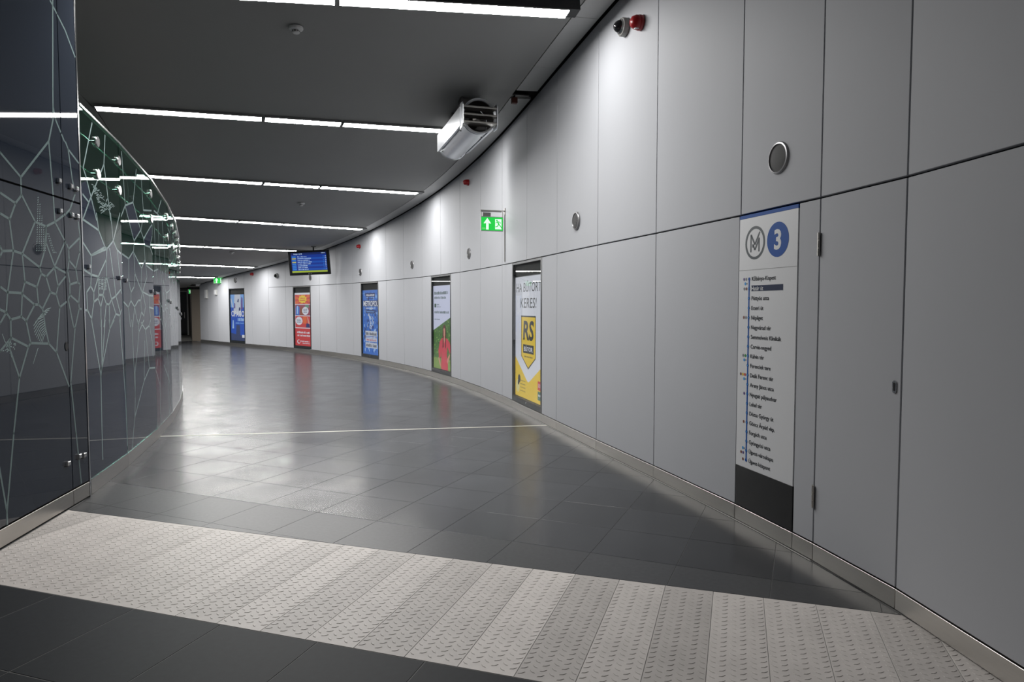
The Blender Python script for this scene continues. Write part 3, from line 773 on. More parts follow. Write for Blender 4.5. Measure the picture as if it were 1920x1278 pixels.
# corridor tiles
TT, TN = Vector((0.9192, -0.3937)), Vector((0.3937, 0.9192))
rest = Geo()
for r in range(-4, 62):
    n0, n1 = 3.935 + 0.488 * r + 0.001, 3.935 + 0.488 * (r + 1) - 0.001
    for c in range(-46, 8):
        a, b = -0.135 + 0.515 * c + 0.001, -0.135 + 0.515 * (c + 1) - 0.001
        poly = [TT * x + TN * y for x, y in ((a, n0), (b, n0), (b, n1), (a, n1))]
        c0 = sum(poly, Vector((0, 0))) / 4
        if c0.y < 2.2 or c0.y > 29.5 or c0.x < -18:
            continue
        poly = clip(poly, PN * (N_FAR + 0.002), PN)
        if len(poly) < 3:
            continue
        poly = clip_sides(poly)
        if not poly or area(poly) < 0.003:
            continue
        c0 = sum(poly, Vector((0, 0))) / len(poly)
        if not inside(c0):
            continue
        if c0.y < 11.0 and c0.x > -6:
            g = Geo()
            tile_geo(g, poly, 'stone_flamed' if r < 0 else 'stone_dark')
            g.build('floor_tile', floor)
        else:
            tile_geo(rest, poly, 'stone_dark')
o = rest.build('far_tiles', floor)
o['kind'] = 'stuff'
# white joint strip across the floor, and the pale sealant line along the plinth
g = Geo()
p, q = Vector((-4.03, 7.762, 0)), Vector((0.434, 8.476, 0))
d = (q - p).normalized()
fr = Frame(p, d, (-d.y, d.x, 0), (0, 0, 1))
g.box(fr, -0.02, (q - p).length, -0.02, 0.02, -0.003, 0.0016, 'strip_white')
g.build('joint_strip', floor)
g = Geo()
ss = [-0.80 + 0.4 * i for i in range(71)]
for a, b in zip(ss[:-1], ss[1:]):
    g.face([Woff(a, 0.003) + Vector((0, 0, 0.002)), Woff(a, 0.016) + Vector((0, 0, 0.002)), Woff(b, 0.016) + Vector((0, 0, 0.002)), Woff(b, 0.003) + Vector((0, 0, 0.002))], 'edge_light')
g.build('edge_sealant', floor, weld=True)
# ------------------------------------------------------------------ left: clad wall in dark printed glass
ZL = 2.277             # joint between lower and upper glass
g = Geo()
L_BACK = -11.0
zt = lambda u: ceil_z(*FRONT(u, 0, 0).xy) - 0.002
fr = FRONT
i = 0
for (u0, u1, zA, zB) in ((L_BACK, 0.02, -0.03, -1.25),):
    pts = [(u0, zA), (u1, zA), (u1, zB), (u0, zB)]
    lo = [fr(u, 0.0, z) for u, z in pts]
    hi = [fr(u, ceil_z(*fr(u, 0, z).xy), z) for u, z in pts]
    g.face(hi, 'backing_dark')
    for a in range(4):
        b = (a + 1) % 4
        g.face([lo[a], lo[b], hi[b], hi[a]], 'backing_dark')
wall_left = structure(g.build('wall_left', weld=True), 'wall clad in dark printed glass beside the tread plates')

def front_glass(u0, u1, z0, z1, name='glass_panel'):
    g = Geo()
    a = lambda u: z1 if z1 else zt(u) - 0.01
    e = 0.002
    P0 = [(u0, z0), (u1, z0), (u1, a(u1)), (u0, a(u0))]
    P1 = [(u0 + e, z0 + e), (u1 - e, z0 + e), (u1 - e, a(u1) - e), (u0 + e, a(u0) - e)]
    g.v = [fr(x, y, -0.014) for x, y in P0] + [fr(x, y, -e) for x, y in P0] + [fr(x, y, 0) for x, y in P1]
    for k in (0, 4):
        g.f += [[k + q, k + (q + 1) % 4, k + 4 + (q + 1) % 4, k + 4 + q] for q in range(4)]
    g.f += [[8, 9, 10, 11], [3, 2, 1, 0]]
    g.m = [g.mi('glass_dark')] * len(g.f)
    return g.build(name, wall_left)
G4 = 0.004
fpan = [(-0.2589, -0.001), (-2.06, -0.2589), (-3.86, -2.06), (-5.66, -3.86), (-7.46, -5.66), (-9.26, -7.46)]
panes = []
for a, b in fpan:
    panes.append((a + G4, b - G4, 0.132, ZL - 0.006, front_glass(a + G4, b - G4, 0.132, ZL - 0.006)))
    panes.append((a + G4, b - G4, ZL + 0.006, 9, front_glass(a + G4, b - G4, ZL + 0.006, None)))

def clip_seg(u0, z0, u1, z1, U0, U1, Z0, Z1):
    t0, t1 = 0.0, 1.0
    du, dz = u1 - u0, z1 - z0
    for p, q in ((-du, u0 - U0), (du, U1 - u0), (-dz, z0 - Z0), (dz, Z1 - z0)):
        if abs(p) < 1e-9:
            if q < 0:
                return None
        else:
            t = q / p
            if p < 0:
                t0 = max(t0, t)
            else:
                t1 = min(t1, t)
    if t0 >= t1:
        return None
    return u0 + du * t0, z0 + dz * t0, u0 + du * t1, z0 + dz * t1
def draw_lines(g, fr, segs, box, w, z, m, ext=0.35):
    for sg in segs:
        c = clip_seg(*sg, *box)
        if c:
            a, b = Vector(c[:2]), Vector(c[2:])
            d = b - a
            if d.length < 1e-4:
                continue
            d = d.normalized() * w * ext
            g.stroke(fr, a - d, b + d, w, z, m)
for (a, b, z0, z1, o) in panes:
    if a < -2.5:
        continue
    g = Geo()
    bx = (a + 0.004, b - 0.004, z0 + 0.004, min(z1, zt(a) - 0.02) - 0.004)
    draw_lines(g, fr, PATTERN_LINES[-1], bx, 0.0165, 0.0006, 'print_line')
    draw_lines(g, fr, PATTERN_MOTIFS[-1], bx, 0.0058, 0.0006, 'print_pale', 0.1)
    if g.f:
        g.build('printed_pattern', o)
# joint profiles, steel corner edge, plinth, clamps
g = Geo()
g.box(fr, 0.001, 0.016, 0.0, zt(0.0) - 0.003, -0.06, 0.004, 'steel_bright')
g.build('corner_edge', wall_left)
for a, b in fpan:
    g = Geo()
    g.box(fr, a + 0.003, b - 0.003, 0.012, 0.122, -0.03, 0.003, 'steel', bev=0.0015)
    g.build('plinth_plate', wall_left)
def clamp(u, z):
    g = Geo()
    f2 = Frame(fr(u, z, 0), fr.x, fr.y, fr.z)
    g.box(f2, -0.019, 0.019, -0.016, 0.016, 0.0002, 0.022, 'steel_bright', bev=0.004)
    g.box(f2, -0.012, 0.012, -0.024, -0.0165, 0.0002, 0.016, 'steel_dark', bev=0.003)
    g.build('glass_clamp', wall_left)
for u, z in ((-0.331, 2.396), (-0.33, 2.18), (-0.341, 0.343), (-0.16, 2.384), (-0.075, 2.38), (-0.16, 2.173), (-0.075, 2.172), (-0.169, 0.359), (-0.094, 0.352)):
    clamp(u, z)
g = Geo()
f2 = Frame(fr(-0.288, 1.2, 0), fr.x, fr.y, fr.z)
g.prism(f2, [(0.022 * cos(t), 0.034 * sin(t)) for t in [2 * pi * k / 20 for k in range(20)]], 0.0004, 0.004, 'black')
g.build('lock_recess', wall_left)

# soffit and wall of the open shaft behind the curved glass
g = Geo()
up = Vector((0, 0, 1))
for k in range(len(SHAFT) - 1):
    p, q, q2, p2 = SHAFT[k], SHAFT[k + 1], SHAFT_BACK[k + 1], SHAFT_BACK[k]
    n_ = (p2 - p).normalized() * 0.015
    zz = [v + up * (ceil_z(v.x, v.y) - 0.004) for v in (p + n_, q + n_, q2, p2)]
    g.face(zz, 'ceiling_paint')
    g.face([zz[0], zz[1], zz[1] + up * 0.06, zz[0] + up * 0.06], 'ceiling_paint')
structure(g.build('ceiling_soffit'), 'grey ceiling strip behind the curved glass')
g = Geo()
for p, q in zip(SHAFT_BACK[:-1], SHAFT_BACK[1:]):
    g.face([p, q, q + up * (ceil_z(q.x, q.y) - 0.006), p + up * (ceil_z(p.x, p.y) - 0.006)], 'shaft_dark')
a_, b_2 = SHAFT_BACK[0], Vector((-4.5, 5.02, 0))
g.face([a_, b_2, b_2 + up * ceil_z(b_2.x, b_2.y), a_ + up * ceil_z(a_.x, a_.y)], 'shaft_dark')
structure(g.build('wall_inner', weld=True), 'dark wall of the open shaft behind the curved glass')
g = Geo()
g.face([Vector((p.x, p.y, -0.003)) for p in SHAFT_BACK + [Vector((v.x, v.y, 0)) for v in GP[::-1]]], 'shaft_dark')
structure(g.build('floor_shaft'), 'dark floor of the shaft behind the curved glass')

# ------------------------------------------------------------------ curved glass partition
part = thing('glass_partition', 'curved partition of green glass panes with white branching print and a steel cap rail', 'glass partition', GP[0])
for k in range(len(GP) - 1):
    pf, L = pane_frame(k)
    a, b = 0.003, L - 0.003
    g = Geo()
    za, zb = glass_top(GP[k]), glass_top(GP[k + 1])
    slope = (zb - za) / L
    top = lambda u: za + slope * u
    g.prism(pf, [(a, 0.125), (b, 0.125), (b, top(b)), (a, top(a))], -0.012, 0.0, 'glass_green')
    pane = g.build('glass_pane', part)
    # opaque print on the rear face, clear above its ragged edge
    edge = PRINT_EDGE.get(k)
    if edge:
        line = [(min(max(u, a), b), z) for u, z in edge]
        line[0] = (a, line[0][1])
        line[-1] = (b, line[-1][1])
    else:
        e0 = 1.86 - 0.02 * k
        line = [(a + (b - a) * t, e0 + h) for t, h in ((0, 0.05), (0.2, -0.06), (0.38, 0.08), (0.6, -0.04), (0.8, 0.06), (1, 0.02))]
    g = Geo()
    g.prism(pf, [(a + 0.001, 0.127), (b - 0.001, 0.127)] + line[::-1], 0.0, 0.0005, 'print_back')
    for kk, poly in PRINT_ISLANDS:
        if kk == k:
            g.prism(pf, poly, 0.0, 0.0005, 'print_back')
    g.build('print_backing', pane)
    g = Geo()
    bx = (a + 0.002, b - 0.002, 0.13, top(L / 2) - 0.02 + 0.03)
    segs = PATTERN_LINES.get(k)
    if segs is None:
        r_ = random.Random(k)
        src = PATTERN_LINES[k % 2]
        segs = [(u + 0.0, z - 0.05, u2 + 0.0, z2 - 0.05) for u, z, u2, z2 in src]
        if k % 2:
            segs = [(L - u, z, L - u2, z2) for u, z, u2, z2 in segs]
    elif k == 2:
        src = [(L - u, z - 0.08, L - u2, z2 - 0.08) for u, z, u2, z2 in PATTERN_LINES[0] if z < 1.9]
        segs = segs + src
    draw_lines(g, pf, segs, bx, 0.018, 0.0011, 'print_pale')
    draw_lines(g, pf, PATTERN_MOTIFS.get(k, []), bx, 0.0052, 0.0011, 'print_pale', 0.1)
    g.build('printed_pattern', pane)
    # plinth and cap of this bay
    g = Geo()
    g.box(pf, 0.001, L - 0.001, 0.0, 0.120, -0.03, 0.004, 'steel', bev=0.0015)
    g.box(pf, 0.001, L - 0.001, 0.1205, 0.1245, -0.03, 0.007, 'steel_bright')
    g.build('plinth_plate', part)
    g = Geo()
    d = (pf.x + Vector((0, 0, slope))).normalized()
    f2 = Frame(pf(0, za, 0), d, Vector((0, 0, 1)), pf.z)
    g.box(f2, 0.0, L * sqrt(1 + slope * slope), 0.001, 0.022, -0.022, 0.010, 'steel_bright', bev=0.003)
    g.build('cap_rail', part)
    # rods that carry the stand-off fixings
    for dz in (0.165, 0.43):
        g = Geo()
        g.tube(pf(0, za - dz, -0.045), pf(L, zb - dz, -0.045), 0.0055, 'steel_bright', 8)
        g.build('fixing_rod', part)
    # stand-off bolts
    ups_ = {0: (0.37, 0.94), 1: (1.25,), 2: (1.16,), 3: (0.6, 1.14)}.get(k, (0.55, 1.1))
    for u in ups_:
        for dz in (0.165, 0.43):
            g = Geo()
            f3 = Frame(pf(u, top(u) - dz, 0), pf.x, pf.y, pf.z)
            g.lathe(f3, [(0.012, -0.045), (0.012, 0.002), (0.046, 0.002), (0.046, 0.013), (0.041, 0.019), (0.0001, 0.019)], 'steel_bright', 20)
            g.build('standoff_bolt', part, smooth=True)
    for u in (0.085, L - 0.12):
        g = Geo()
        f3 = Frame(pf(u, top(u) - 1.225, 0), pf.x, pf.y, pf.z)
        g.box(f3, -0.017, 0.017, -0.014, 0.014, 0.0002, 0.022, 'steel_bright', bev=0.004)
        g.box(f3, -0.012, 0.012, -0.024, -0.0145, 0.0002, 0.016, 'steel_dark', bev=0.003)
        g.build('glass_clamp', part)

# ------------------------------------------------------------------ linear ceiling lights
def light(p, q, label, drop, hm, inset=0.0):
    """p, q plan ends"""
    P = Vector((p[0], p[1], ceil_z(*p)))
    Q = Vector((q[0], q[1], ceil_z(*q)))
    x = (Q - P).normalized()
    up = Vector((-0.0589, 0.0584, 1)).normalized()
    y = up.cross(x).normalized()
    up = x.cross(y)
    t = thing('linear_light', label, 'ceiling light', (P + Q) / 2, 'linear ceiling lights')
    L = (Q - P).length
    f_ = Frame(P, x, y, up)
    w = 0.08
    g = Geo()
    g.box(f_, 0.004, L - 0.004, -w, w, -drop, -0.001, hm)
    g.build('housing', t)
    g = Geo()
    g.box(f_, 0.01 + inset, L - 0.01, -w + 0.004, w - 0.004, -drop - 0.012, -drop - 0.0005, 'lamp_side')
    g.m[0] = g.mi('lamp')                    # only the underside gives light
    g.build('diffuser', t)
ORD = ['first', 'second', 'third', 'fourth', 'fifth', 'sixth', 'seventh']
ROWS = [((0.62, 6.62), (-1.53, 6.10), 2.2), ((-0.46, 10.27), (-2.334, 9.506), 2.03), ((-1.802, 13.945), (-3.597, 12.903), 2.08), ((-3.726, 17.531), (-5.401, 16.219), 2.12),
        ((-6.05, 20.68), (-7.607, 19.333), 2.06), ((-8.704, 23.407), (-10.132, 22.022), 2.0), ((-11.0, 25.6), (-12.49, 24.3), 2.0)]
for i, (p, j, L0) in enumerate(ROWS):
    p, j = Vector(p), Vector(j)
    d = (j - p).normalized()
    drop, hm = (0.10, 'housing_dark') if i == 0 else (0.028, 'housing_grey')
    a = (j - p).length
    gl = 1.7 if i == 0 else 1.98 if i != 1 else 1.9
    spans = [(0, a - 0.012, 'long', 'wall end'), (a + 0.012, a + 1.0, 'short', 'middle'), (a + 1.03, a + 1.03 + gl, 'long', 'glass end')]
    for s0, s1, ln, where in spans:
        q0, q1 = p + d * s0, p + d * s1
        light((q0.x, q0.y), (q1.x, q1.y), f'{ln} ceiling strip light, {where} of the {ORD[i]} row', drop, hm, (0.1, 0.3, 0.12, 0.12, 0.3, 0.12, 0.12)[i] if where == 'wall end' else 0.0)

# ------------------------------------------------------------------ smoke detectors
def detector(x, y, label):
    z = ceil_z(x, y)
    f_ = Frame((x, y, z), (1, 0, 0), (0, -1, 0), (0, 0, -1))
    t = thing('smoke_detector', label, 'smoke detector', (x, y, z), 'smoke detectors')
    g = Geo()
    g.lathe(f_, [(0.066, 0.004), (0.068, 0.018), (0.062, 0.030), (0.05, 0.034), (0.0001, 0.034)], 'plastic_light', 28)
    g.build('base', t, smooth=True)
    g = Geo()
    g.lathe(f_, [(0.034, 0.034), (0.036, 0.056), (0.028, 0.064), (0.0001, 0.065)], 'plastic_light', 24)
    for k in range(8):
        a = 2 * pi * k / 8
        f3 = Frame(f_(0.035 * cos(a), 0.035 * sin(a), 0.045), (cos(a), sin(a), 0) , (-sin(a), cos(a), 0), (0, 0, 1))
        f3 = Frame(f_(0.0355 * cos(a), 0.0355 * sin(a), 0.046), f_.x * cos(a) + f_.y * sin(a), f_.y * cos(a) - f_.x * sin(a), f_.z)
        g.box(f3, -0.001, 0.0016, -0.008, 0.008, -0.007, 0.006, 'steel_dark')
    g.build('sensor_head', t, smooth=True)
detector(-2.087, 6.745, 'white round smoke detector between the first and second light rows')
detector(-4.355, 14.241, 'white round smoke detector beyond the third light row')
detector(-8.161, 20.005, 'white round smoke detector between the fifth and sixth light rows')

# ------------------------------------------------------------------ round wall speakers
def speaker(s, z, label, r=0.1):
    a, b = wall_frame(s - 0.1, s + 0.1)
    f_ = Frame(a(b / 2, z, 0.001), a.x, a.y, a.z)
    t = thing('wall_speaker', label, 'speaker', f_.o, 'round wall speakers')
    g = Geo()
    g.lathe(f_, [(r * 0.86, 0.0), (r, 0.0), (r, 0.008), (r * 0.95, 0.016), (r * 0.87, 0.018), (r * 0.84, 0.010)], 'ring_grey', 40)
    g.build('rim', t, smooth=True)
    g = Geo()
    g.lathe(f_, [(r * 0.85, 0.010), (r * 0.6, 0.017), (r * 0.3, 0.021), (0.0001, 0.022)], 'grille_grey', 40)
    g.build('grille', t, smooth=True)
speaker(-0.41, 2.42, 'round grey speaker on the wall above the metro line sign')
speaker(2.97, 2.425, 'round grey speaker on the wall between line sign and yellow advert')
speaker(7.84, 2.42, 'round grey speaker on the wall below the green exit sign')
speaker(11.42, 2.415, 'round grey speaker on the wall between garden advert and blue newspaper advert')
speaker(15.01, 2.395, 'round grey speaker under a red beacon by the blue newspaper advert')
speaker(18.63, 2.37, 'round grey speaker just under the hanging blue screen')
speaker(24.05, 2.42, 'round grey speaker above the farthest advert')

# ------------------------------------------------------------------ red alarm beacons and dome cameras
def beacon(s, z, label, r=0.055):
    a, b = wall_frame(s - 0.1, s + 0.1)
    f_ = Frame(a(b / 2, z, 0.001), a.x, a.y, a.z)
    t = thing('alarm_beacon', label, 'fire alarm', f_.o, 'red alarm beacons')
    g = Geo()
    g.lathe(f_, [(0.0001, 0), (r, 0.0), (r, 0.03), (r * 0.96, 0.034)], 'red_plastic', 28)
    g.build('base', t, smooth=True)
    g = Geo()
    g.lathe(f_, [(r * 0.95, 0.034), (r * 0.92, 0.06), (r * 0.7, 0.09), (r * 0.4, 0.103), (0.0001, 0.106)], 'red_plastic', 28)
    g.build('horn', t, smooth=True)
    g = Geo()
    f2 = Frame(f_(0.012, -r * 0.86, 0.05), f_.x, f_.z, -f_.y)
    g.box(f2, -0.013, 0.013, -0.016, 0.022, -0.001, 0.0035, 'white_sign')
    g.build('tag', t)
beacon(1.50, 3.985, 'red alarm beacon beside the nearest dome camera', 0.066)
beacon(7.86, 3.67, 'red alarm beacon high on the wall above the green exit sign')
beacon(15.03, 3.085, 'red alarm beacon above the blue newspaper advert')
beacon(22.7, 2.60, 'red alarm beacon between the two farthest adverts')
def dome_camera(s, z, label, r=0.075):
    a, b = wall_frame(s - 0.1, s + 0.1)
    f_ = Frame(a(b / 2, z, 0.001), a.x, a.y, a.z)
    t = thing('dome_camera', label, 'security camera', f_.o)
    g = Geo()
    g.lathe(f_, [(0.0001, 0), (r, 0.0), (r, 0.042), (r * 0.94, 0.052), (r * 0.74, 0.058)], 'plastic_grey', 32)
    g.build('housing', t, smooth=True)
    g = Geo()
    g.lathe(f_, [(r * 0.78, 0.056), (r * 0.8, 0.062), (r * 0.72, 0.067), (r * 0.66, 0.062)], 'steel_bright', 32)
    g.build('trim_ring', t, smooth=True)
    g = Geo()
    R = r * 0.68
    g.lathe(f_, [(R * cos(q), 0.06 + 1.1 * R * sin(q)) for q in [pi / 2 * k / 8 for k in range(8)]] + [(0.0001, 0.06 + 1.1 * R)], 'black_gloss', 28)
    g.build('dome', t, smooth=True)
dome_camera(1.80, 4.06, 'grey dome camera with black bubble high on the nearest lit panels', 0.082)
dome_camera(20.95, 2.49, 'small dark dome camera on the far wall left of the hanging screen', 0.085)

# ------------------------------------------------------------------ access door in the wall, metro line sign
df, DL = wall_frame(*DOOR)
door = thing('door_1', 'grey flush service door with two hinges and keyhole beside the line sign', 'door', df(DL / 2, 0, 0))
del door['category']
structure(door)
g = Geo()
o = wall_panel(DOOR[0], DOOR[1], ZP + 0.008, ZJ - 0.006, name='door_leaf')
o.parent = door
o.data.transform(Matrix.Translation(-door.location))
pg = plinth(*DOOR)
pg.build('kick_plate', door)
for z in (1.85, 0.385):
    g = Geo()
    f2 = Frame(df(0.0, z, 0), df.x, df.y, df.z)
    g.box(f2, -0.016, 0.002, -0.066, 0.066, 0.0004, 0.006, 'steel')
    for k in range(3):
        g.tube(f2(0.004, -0.066 + 0.0445 * k, 0.009), f2(0.004, -0.066 + 0.0445 * (k + 1) - 0.002, 0.009), 0.007, 'steel', 10)
    g.build('hinge', door)
g = Geo()
f2 = Frame(df(DL - 0.043, 1.1, 0), df.x, df.y, df.z)
def capsule(w, h0, h1, r1=None):
    r1 = r1 or w
    return [(w * cos(t), h1 + w * sin(t)) for t in [pi * k / 10 for k in range(11)]] + [(r1 * cos(t), h0 + r1 * sin(t)) for t in [pi + pi * k / 10 for k in range(11)]]
g.prism(f2, capsule(0.014, -0.018, 0.018), 0.0003, 0.004, 'steel_bright')
g.prism(f2, capsule(0.008, -0.016, 0.014, 0.005), 0.0042, 0.0046, 'black')
g.build('keyhole_plate', door)

sf, SL = wall_frame(*SIGN)
sign = thing('line_sign', 'tall white metro line sign listing stations, with blue 3 disc', 'sign', sf(SL / 2, ZP, 0))
ZS = 0.392
g = Geo()
g.box(sf, 0.004, SL - 0.004, ZS, ZJ - 0.03, -0.03, 0.002, 'white_sign', bev=0.001)
sp = g.build('sign_panel', sign)
g = Geo()
g.box(sf, 0.004, SL - 0.004, ZJ - 0.0295, ZJ - 0.006, -0.03, 0.002, 'sign_blue', bev=0.001)
g.build('blue_band', sign)
g = Geo()
g.box(sf, 0.004, SL - 0.004, ZP + 0.008, ZS - 0.0005, -0.03, 0.002, 'black', bev=0.001)
g.build('black_base', sign)
S_ = Frame(sf(0, 0, 0.002), sf.x, sf.y, sf.z)
sx = lambda s: SL * (SIGN[1] - s) / (SIGN[1] - SIGN[0])
E1 = 0.0008
g = Geo()
g.ring(S_, sx(-0.171), 1.914, 0.092, 0.11, E1, 'sign_ring', 48)
mx, mz = sx(-0.171), 1.914
for a, b in (((-0.045, -0.06), (-0.045, 0.058)), ((-0.045, 0.055), (0.0, -0.012)), ((0.0, -0.012), (0.052, 0.068)), ((-0.021, -0.012), (0.0, -0.047)), ((0.0, -0.047), (0.047, 0.026)), ((0.045, -0.06), (0.045, 0.03)), ((-0.022, -0.03), (-0.022, -0.008))):
    g.stroke(S_, (mx + a[0], mz + a[1]), (mx + b[0], mz + b[1]), 0.0135, E1, 'sign_ring')
g.build('metro_emblem', sp)
g = Geo()
g.disc(S_, sx(-0.413), 1.914, 0.11, E1, 'sign_blue', 48)
g.text(S_, '3', sx(-0.413), 1.914 - 0.058, 0.116, 'white_sign', z=E1 + 0.0006, align='C', bold=0.03)
g.build('line_number', sp)
g = Geo()
g.rect(S_, 0.006, SL - 0.006, 1.735, 1.738, E1, 'sign_grey')
g.build('divider', sp)
STATIONS = ['Kőbánya-Kispest', 'Határ út', 'Pöttyös utca', 'Ecseri út', 'Népliget', 'Nagyvárad tér', 'Semmelweis Klinikák', 'Corvin-negyed', 'Kálvin tér', 'Ferenciek tere',
            'Deák Ferenc tér', 'Arany János utca', 'Nyugati pályaudvar', 'Lehel tér', 'Dózsa György út', 'Göncz Árpád vkp.', 'Forgách utca', 'Gyöngyösi utca', 'Újpest-városkapu', 'Újpest-központ']
DOTS = {0: [('dot_violet', -0.06, 0), ('dot_grey', -0.035, 0), ('dot_cyan', -0.045, -0.03)], 1: [('dot_grey', -0.055, 0), ('dot_brown', -0.03, 0)], 4: [('dot_brown', -0.055, 0), ('dot_grey', -0.03, 0)],
        8: [('dot_grey', -0.055, 0), ('dot_green', -0.03, 0), ('dot_cyan', -0.042, -0.03)], 10: [('dot_brown', -0.08, 0), ('dot_yellow', -0.055, 0), ('dot_red', -0.03, 0), ('dot_cyan', -0.04, -0.03)],
        12: [('dot_violet', -0.035, 0)], 15: [('dot_brown', -0.035, 0)], 18: [('dot_cyan', -0.04, 0.012), ('dot_brown', -0.06, -0.02), ('dot_violet', -0.035, -0.02)], 19: [('dot_brown', -0.037, 0)]}
lx = sx(-0.114)
ZR = [1.676 - (1.676 - 0.447) * k / 19 for k in range(20)]
g = Geo()
g.rect(S_, lx - 0.007, lx + 0.007, ZR[-1], ZR[0], E1, 'sign_blue')
g.build('route_line', sp)
for k, nm in enumerate(STATIONS):
    z = ZR[k]
    g = Geo()
    if k == 1:
        g.rect(S_, lx + 0.026, lx + 0.362, z - 0.017, z + 0.021, E1, 'sign_navy')
    g.text(S_, nm, lx + 0.03, z - 0.012, 0.026, 'white_sign' if k == 1 else 'sign_text', z=2 * E1, bold=0.012)
    g.disc(S_, lx, z, 0.0115, 2 * E1, 'sign_blue', 16)
    if 0 < k < 19:
        g.disc(S_, lx, z, 0.0055, 3 * E1, 'dot_cyan', 12)
    for m_, dx, dz in DOTS.get(k, []):
        g.disc(S_, lx + dx, z + dz, 0.0105, E1, m_, 14)
        if m_ == 'dot_cyan':
            g.rect(S_, lx + dx + 0.012, lx + dx + 0.026, z + dz - 0.006, z + dz + 0.006, E1, 'sign_grey')
    g.build('station_row', sp)

# ------------------------------------------------------------------ advert displays
def display(i, label):
    c, w = POSTERS[i]
    f_, L = wall_frame(c - w / 2, c + w / 2)
    z0, z1 = ZP + 0.010, ZJ - 0.004
    t = thing('advert_display', label, 'advert', f_(L / 2, z0, 0), 'backlit advert displays')
    m = 0.055
    bar = 0.05
    g = Geo()
    D = -0.085
    g.box(f_, 0.005, bar, z0, z1, D, 0.0, 'frame_dark')
    g.box(f_, L - bar, L - 0.005, z0, z1, D, 0.0, 'frame_dark')
    g.box(f_, bar, L - bar, z0, z0 + 0.075, D, 0.0, 'frame_dark')
    g.box(f_, bar, L - bar, z1 - 0.03, z1, D, 0.0, 'frame_dark')
    g.box(f_, bar, L - bar, z0 + 0.075, z1 - 0.03, D - 0.01, D, 'frame_dark')
    fo = g.build('frame', t)
    g = Geo()
    g.disc(f_.moved(0, 0, 0.0006), L / 2, z0 + 0.045, 0.014, 0.0, 'steel_bright', 14)
    g.build('lock', t)
    x0, x1, y0, y1 = bar + 0.012, L - bar - 0.012, z0 + 0.085, z1 - 0.21
    sc = Frame(f_(x0, y0, -0.035), f_.x, f_.y, f_.z)
    SWd, SHt = x1 - x0, y1 - y0
    g = Geo()
    g.box(sc, -0.01, SWd + 0.01, -0.008, SHt + 0.01, -0.04, -0.002, 'black')
    s_ = g.build('screen', t)
    g = Geo()
    ART[i](g, sc, SWd, SHt)
    g.build('advert_picture', s_)
    g = Geo()
    g.box(f_, bar + 0.001, L - bar - 0.001, z0 + 0.076, z1 - 0.031, -0.008, -0.002, 'glass_clear')
    g.build('glass_cover', t)
    return t
Z1, Z2, Z3, Z4 = 0.0008, 0.0016, 0.0024, 0.0032
def scribble(g, sc, x0, x1, y, h, m, z, seed=0, fill=0.75):
    """small print too fine to read: a broken row of short strokes"""
    r = random.Random(seed)
    x = x0
    while x < x1:
        w = h * r.uniform(0.35, 0.8)
        g.rect(sc, x, min(x + w, x1), y, y + h * r.uniform(0.7, 1.0), z, m)
        x += w + h * (0.25 if r.random() < 0.8 else 0.7)
def art_yellow(g, sc, w, h):
    white, yel, blk = lit('lit_white', (216, 218, 228), 0.78), lit('lit_yellow', (236, 200, 40)), lit('lit_black', (28, 32, 30))
    g.rect(sc, 0, w, 0, h, 0, white)
    g.face([sc(0, 0, Z1), sc(w, 0, Z1), sc(w, 0.30 * h, Z1), sc(0.56 * w, 0.155 * h, Z1), sc(0.50 * w, 0.14 * h, Z1), sc(0.44 * w, 0.155 * h, Z1), sc(0, 0.33 * h, Z1)], yel)
    slant = lambda x, y: Frame(sc(x, y), sc.x, sc.y + sc.x * 0.12, sc.z)
    g.text(slant(0.04 * w, 0.875 * h), 'HA BÚTORT', 0, 0, 0.072 * h, blk, width=0.9 * w, z=Z1)
    g.text(slant(0.2 * w, 0.745 * h), 'KERES!', 0, 0, 0.078 * h, blk, width=0.58 * w, z=Z1)
    def shield(e, z, m):
        g.face([sc(x, y, z) for x, y in ((0.23 * w + e, 0.345 * h + e * 0.4), (0.5 * w, 0.245 * h + e * 1.25), (0.77 * w - e, 0.345 * h + e * 0.4), (0.77 * w - e, 0.68 * h - e), (0.23 * w + e, 0.68 * h - e))], m)
    shield(0, Z1, blk)
    shield(0.018, Z2, yel)
    g.text(slant(0.31 * w, 0.488 * h), 'RS', 0, 0, 0.145 * h, blk, width=0.38 * w, z=Z3, bold=0.03)
    g.rect(sc, 0.31 * w, 0.70 * w, 0.375 * h, 0.445 * h, Z3, blk)
    g.text(sc, 'BÚTOR', 0.505 * w, 0.392 * h, 0.034 * h, white, width=0.32 * w, z=Z4, align='C', bold=0.02)
    scribble(g, sc, 0.36 * w, 0.66 * w, 0.342 * h, 0.012 * h, blk, Z3, 1)
    g.disc(sc, 0.1 * w, 0.085 * h, 0.075 * w, Z2, lit('lit_cream', (225, 215, 150)), 20)
    g.disc(sc, 0.16 * w, 0.15 * h, 0.05 * w, Z3, blk, 12)
    g.disc(sc, 0.13 * w, 0.115 * h, 0.03 * w, Z3, blk, 12)
    for k in range(4):
        scribble(g, sc, 0.2 * w, 0.4 * w, (0.05 + 0.028 * k) * h, 0.010 * h, lit('lit_olive', (120, 110, 40)), Z2, k)
    g.rect(sc, 0.84 * w, 0.985 * w, 0.108 * h, 0.178 * h, Z2, lit('lit_red', (205, 60, 60)))
    g.text(sc, 'XXL', 0.91 * w, 0.128 * h, 0.03 * h, white, width=0.11 * w, z=Z3, align='C')
    g.rect(sc, 0.84 * w, 0.985 * w, 0.03 * h, 0.098 * h, Z2, lit('lit_green_dk', (60, 110, 95)))
    scribble(g, sc, 0.86 * w, 0.97 * w, 0.06 * h, 0.02 * h, white, Z3, 9)
